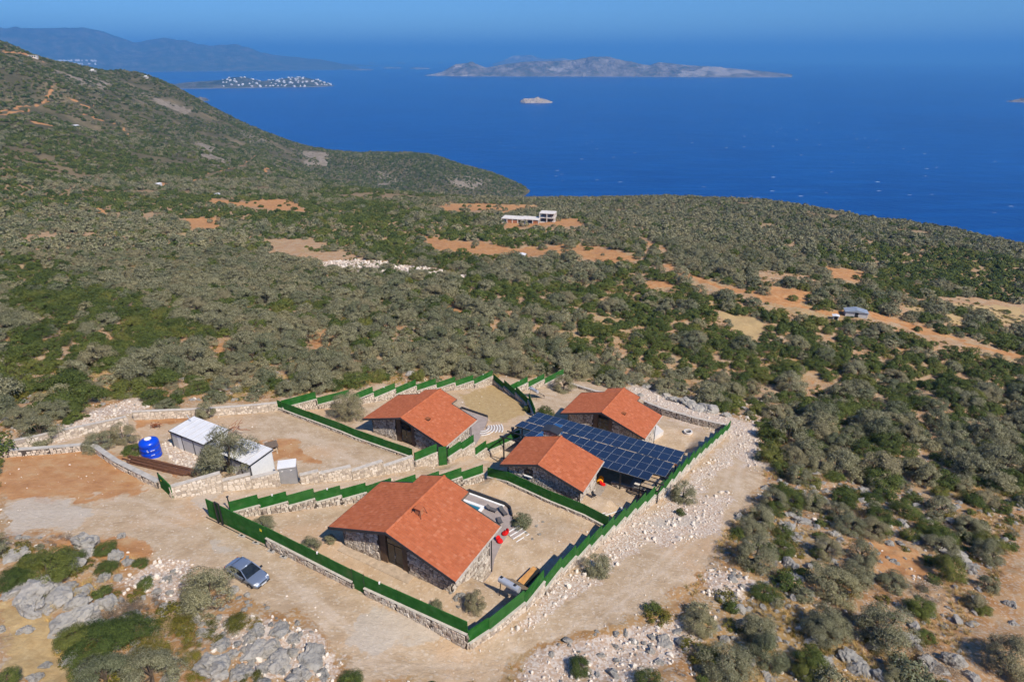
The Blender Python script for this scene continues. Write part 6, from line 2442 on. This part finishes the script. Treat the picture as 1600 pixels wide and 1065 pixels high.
for (px_, py_, w_), lab in zip(BL, single_out('grey limestone boulder', [(q[0], q[1]) for q in BL])):
    boulder(px_, py_, w_, lab, BG, random.uniform(.55, .92))
for i, (px_, py_, w_) in enumerate([(712, 935, 12), (720, 930, 14), (728, 945, 12), (705, 925, 10), (735, 936, 14), (716, 948, 9)]):
    boulder(px_, py_, w_, 'pale garden rock at the near house corner, ' + ['middle left', 'farthest back', 'lower right', 'leftmost', 'rightmost', 'nearest the fence'][i], 'garden rocks', .8)
for i, (px_, py_, w_) in enumerate([(838, 822, 7), (843, 835, 8), (832, 842, 6), (848, 815, 6), (805, 828, 6), (822, 832, 6)]):
    boulder(px_, py_, w_, 'small rock beside the pool steps, ' + ['second from the back', 'rightmost of all', 'lowest one', 'farthest back', 'at their upper end', 'halfway down'][i], 'garden rocks', .8)

# small jagged limestone between the boulders
SROCK = [rock_mesh(s, 2, 'limestone', .35) for s in range(140, 146)]
X, Y, r8 = sample(24, 115, .75, 208)
Z = ground(X, Y)
px, py, d = project(X, Y, Z)
w = np.where((py > 835) & (px < 560), .30, 0.0)
w = np.where((px > 1110) & (py > 740), .34, w)
w = np.where((px > 960) & (px < 1200) & (py > 590) & (py < 660), .16, w)
w = np.where((py > 570) & (py < 690) & (px < 520), .10, w)
w = np.where((px > 840) & (px < 1160) & (py > 985), .12, w)
w = w * (~in_poly(px, py, COMPOUND)) * (.4 + 1.6 * sstep(-.15, .3, fbm(X / 6, Y / 6, 64, 3)))
k = (px > -30) & (px < 1630) & (py < 1095) & (r8.uniform(0, 1, len(X)) < w)
X, Y, Z = X[k], Y[k], Z[k]
S = np.minimum(.30 * np.exp(r8.normal(0, .5, len(X))), .85)
scatter('scree', 'small broken limestone between the boulders and bushes', SROCK, np.stack([X, Y, Z + S * .1], 1), np.stack([S, S * .9, S * .8], 1), r8.uniform(-.6, .6, (len(X), 3)) + np.array([0, 0, 1]) * r8.uniform(0, 6.28, (len(X), 1)), r8.integers(0, 6, len(X)))
# loose rubble
X, Y, r6 = sample(26, 130, .42, 206)
Z = ground(X, Y)
px, py, d = project(X, Y, Z)
w = np.full(len(X), .06)
w = np.where(~in_poly(px, py, COMPOUND), .16 * sstep(-.1, .25, fbm(X / 5, Y / 5, 61, 3)) + .02, w)
for p in RUBBLE:
    jx, jy = px + 14 * fbm(X / 3, Y / 3, 62, 2), py + 9 * fbm(X / 3, Y / 3, 63, 2)
    w = np.where(in_poly(jx, jy, p), .75, w)
k = (px > -40) & (px < 1640) & (py < 1100) & (r6.uniform(0, 1, len(X)) < w)
for h in (1, 2, 3, 4):
    a_, b_ = local(h, X, Y)
    k &= ~((np.abs(a_) < 8) & (b_ > -1) & (b_ < 12.5))
X, Y, Z = X[k], Y[k], Z[k]
inside = in_poly(px[k], py[k], COMPOUND) & (w[k] < .3)
S = np.where(inside, .045, .10) * np.exp(r6.normal(0, .55, len(X)))
S = np.minimum(S, .4)
scatter('rubble', 'loose pale rubble stones over the ground', STONES, np.stack([X, Y, Z + S * .2], 1), np.stack([S, S, S], 1), r6.uniform(0, 6.28, (len(X), 3)), r6.integers(0, len(STONES), len(X)))
# the pale heap in the middle of the scrub
X, Y, r7 = sample(180, 300, 1.0, 207)
Z = ground(X, Y)
px, py, d = project(X, Y, Z)
k = in_poly(px + 9 * fbm(X / 9, Y / 9, 14, 3), py + 5 * fbm(X / 9, Y / 9, 15, 3), RUBBLE[0]) & (r7.uniform(0, 1, len(X)) < .38)
X, Y, Z = X[k], Y[k], Z[k]
S = .42 * np.exp(r7.normal(0, .45, len(X)))
scatter('rubble', 'heap of white quarry stones in the scrub', STONES, np.stack([X, Y, Z + S * .2], 1), np.stack([S, S, S], 1), r7.uniform(0, 6.28, (len(X), 3)), r7.integers(0, len(STONES), len(X)))

# ================================================================== AIR
def make_haze():
    me = MB().box(-70000, 70000, -66000, 70000, -40, 1150).mesh('haze', 'white_paint')
    me.materials.clear()
    mt = bpy.data.materials.new('air')
    mt.use_nodes = True
    t = mt.node_tree
    t.nodes.clear()
    o = t.nodes.new('ShaderNodeOutputMaterial')
    v = t.nodes.new('ShaderNodeVolumePrincipled')
    v.inputs['Color'].default_value = (.135, .46, 1.0, 1)
    v.inputs['Density'].default_value = 7.5e-5
    v.inputs['Anisotropy'].default_value = 0.0
    t.links.new(v.outputs[0], o.inputs['Volume'])
    me.materials.append(mt)
    ob = link('haze', me)
    tag(ob, 'thin blue sea haze', None, None, 'stuff')


make_haze()
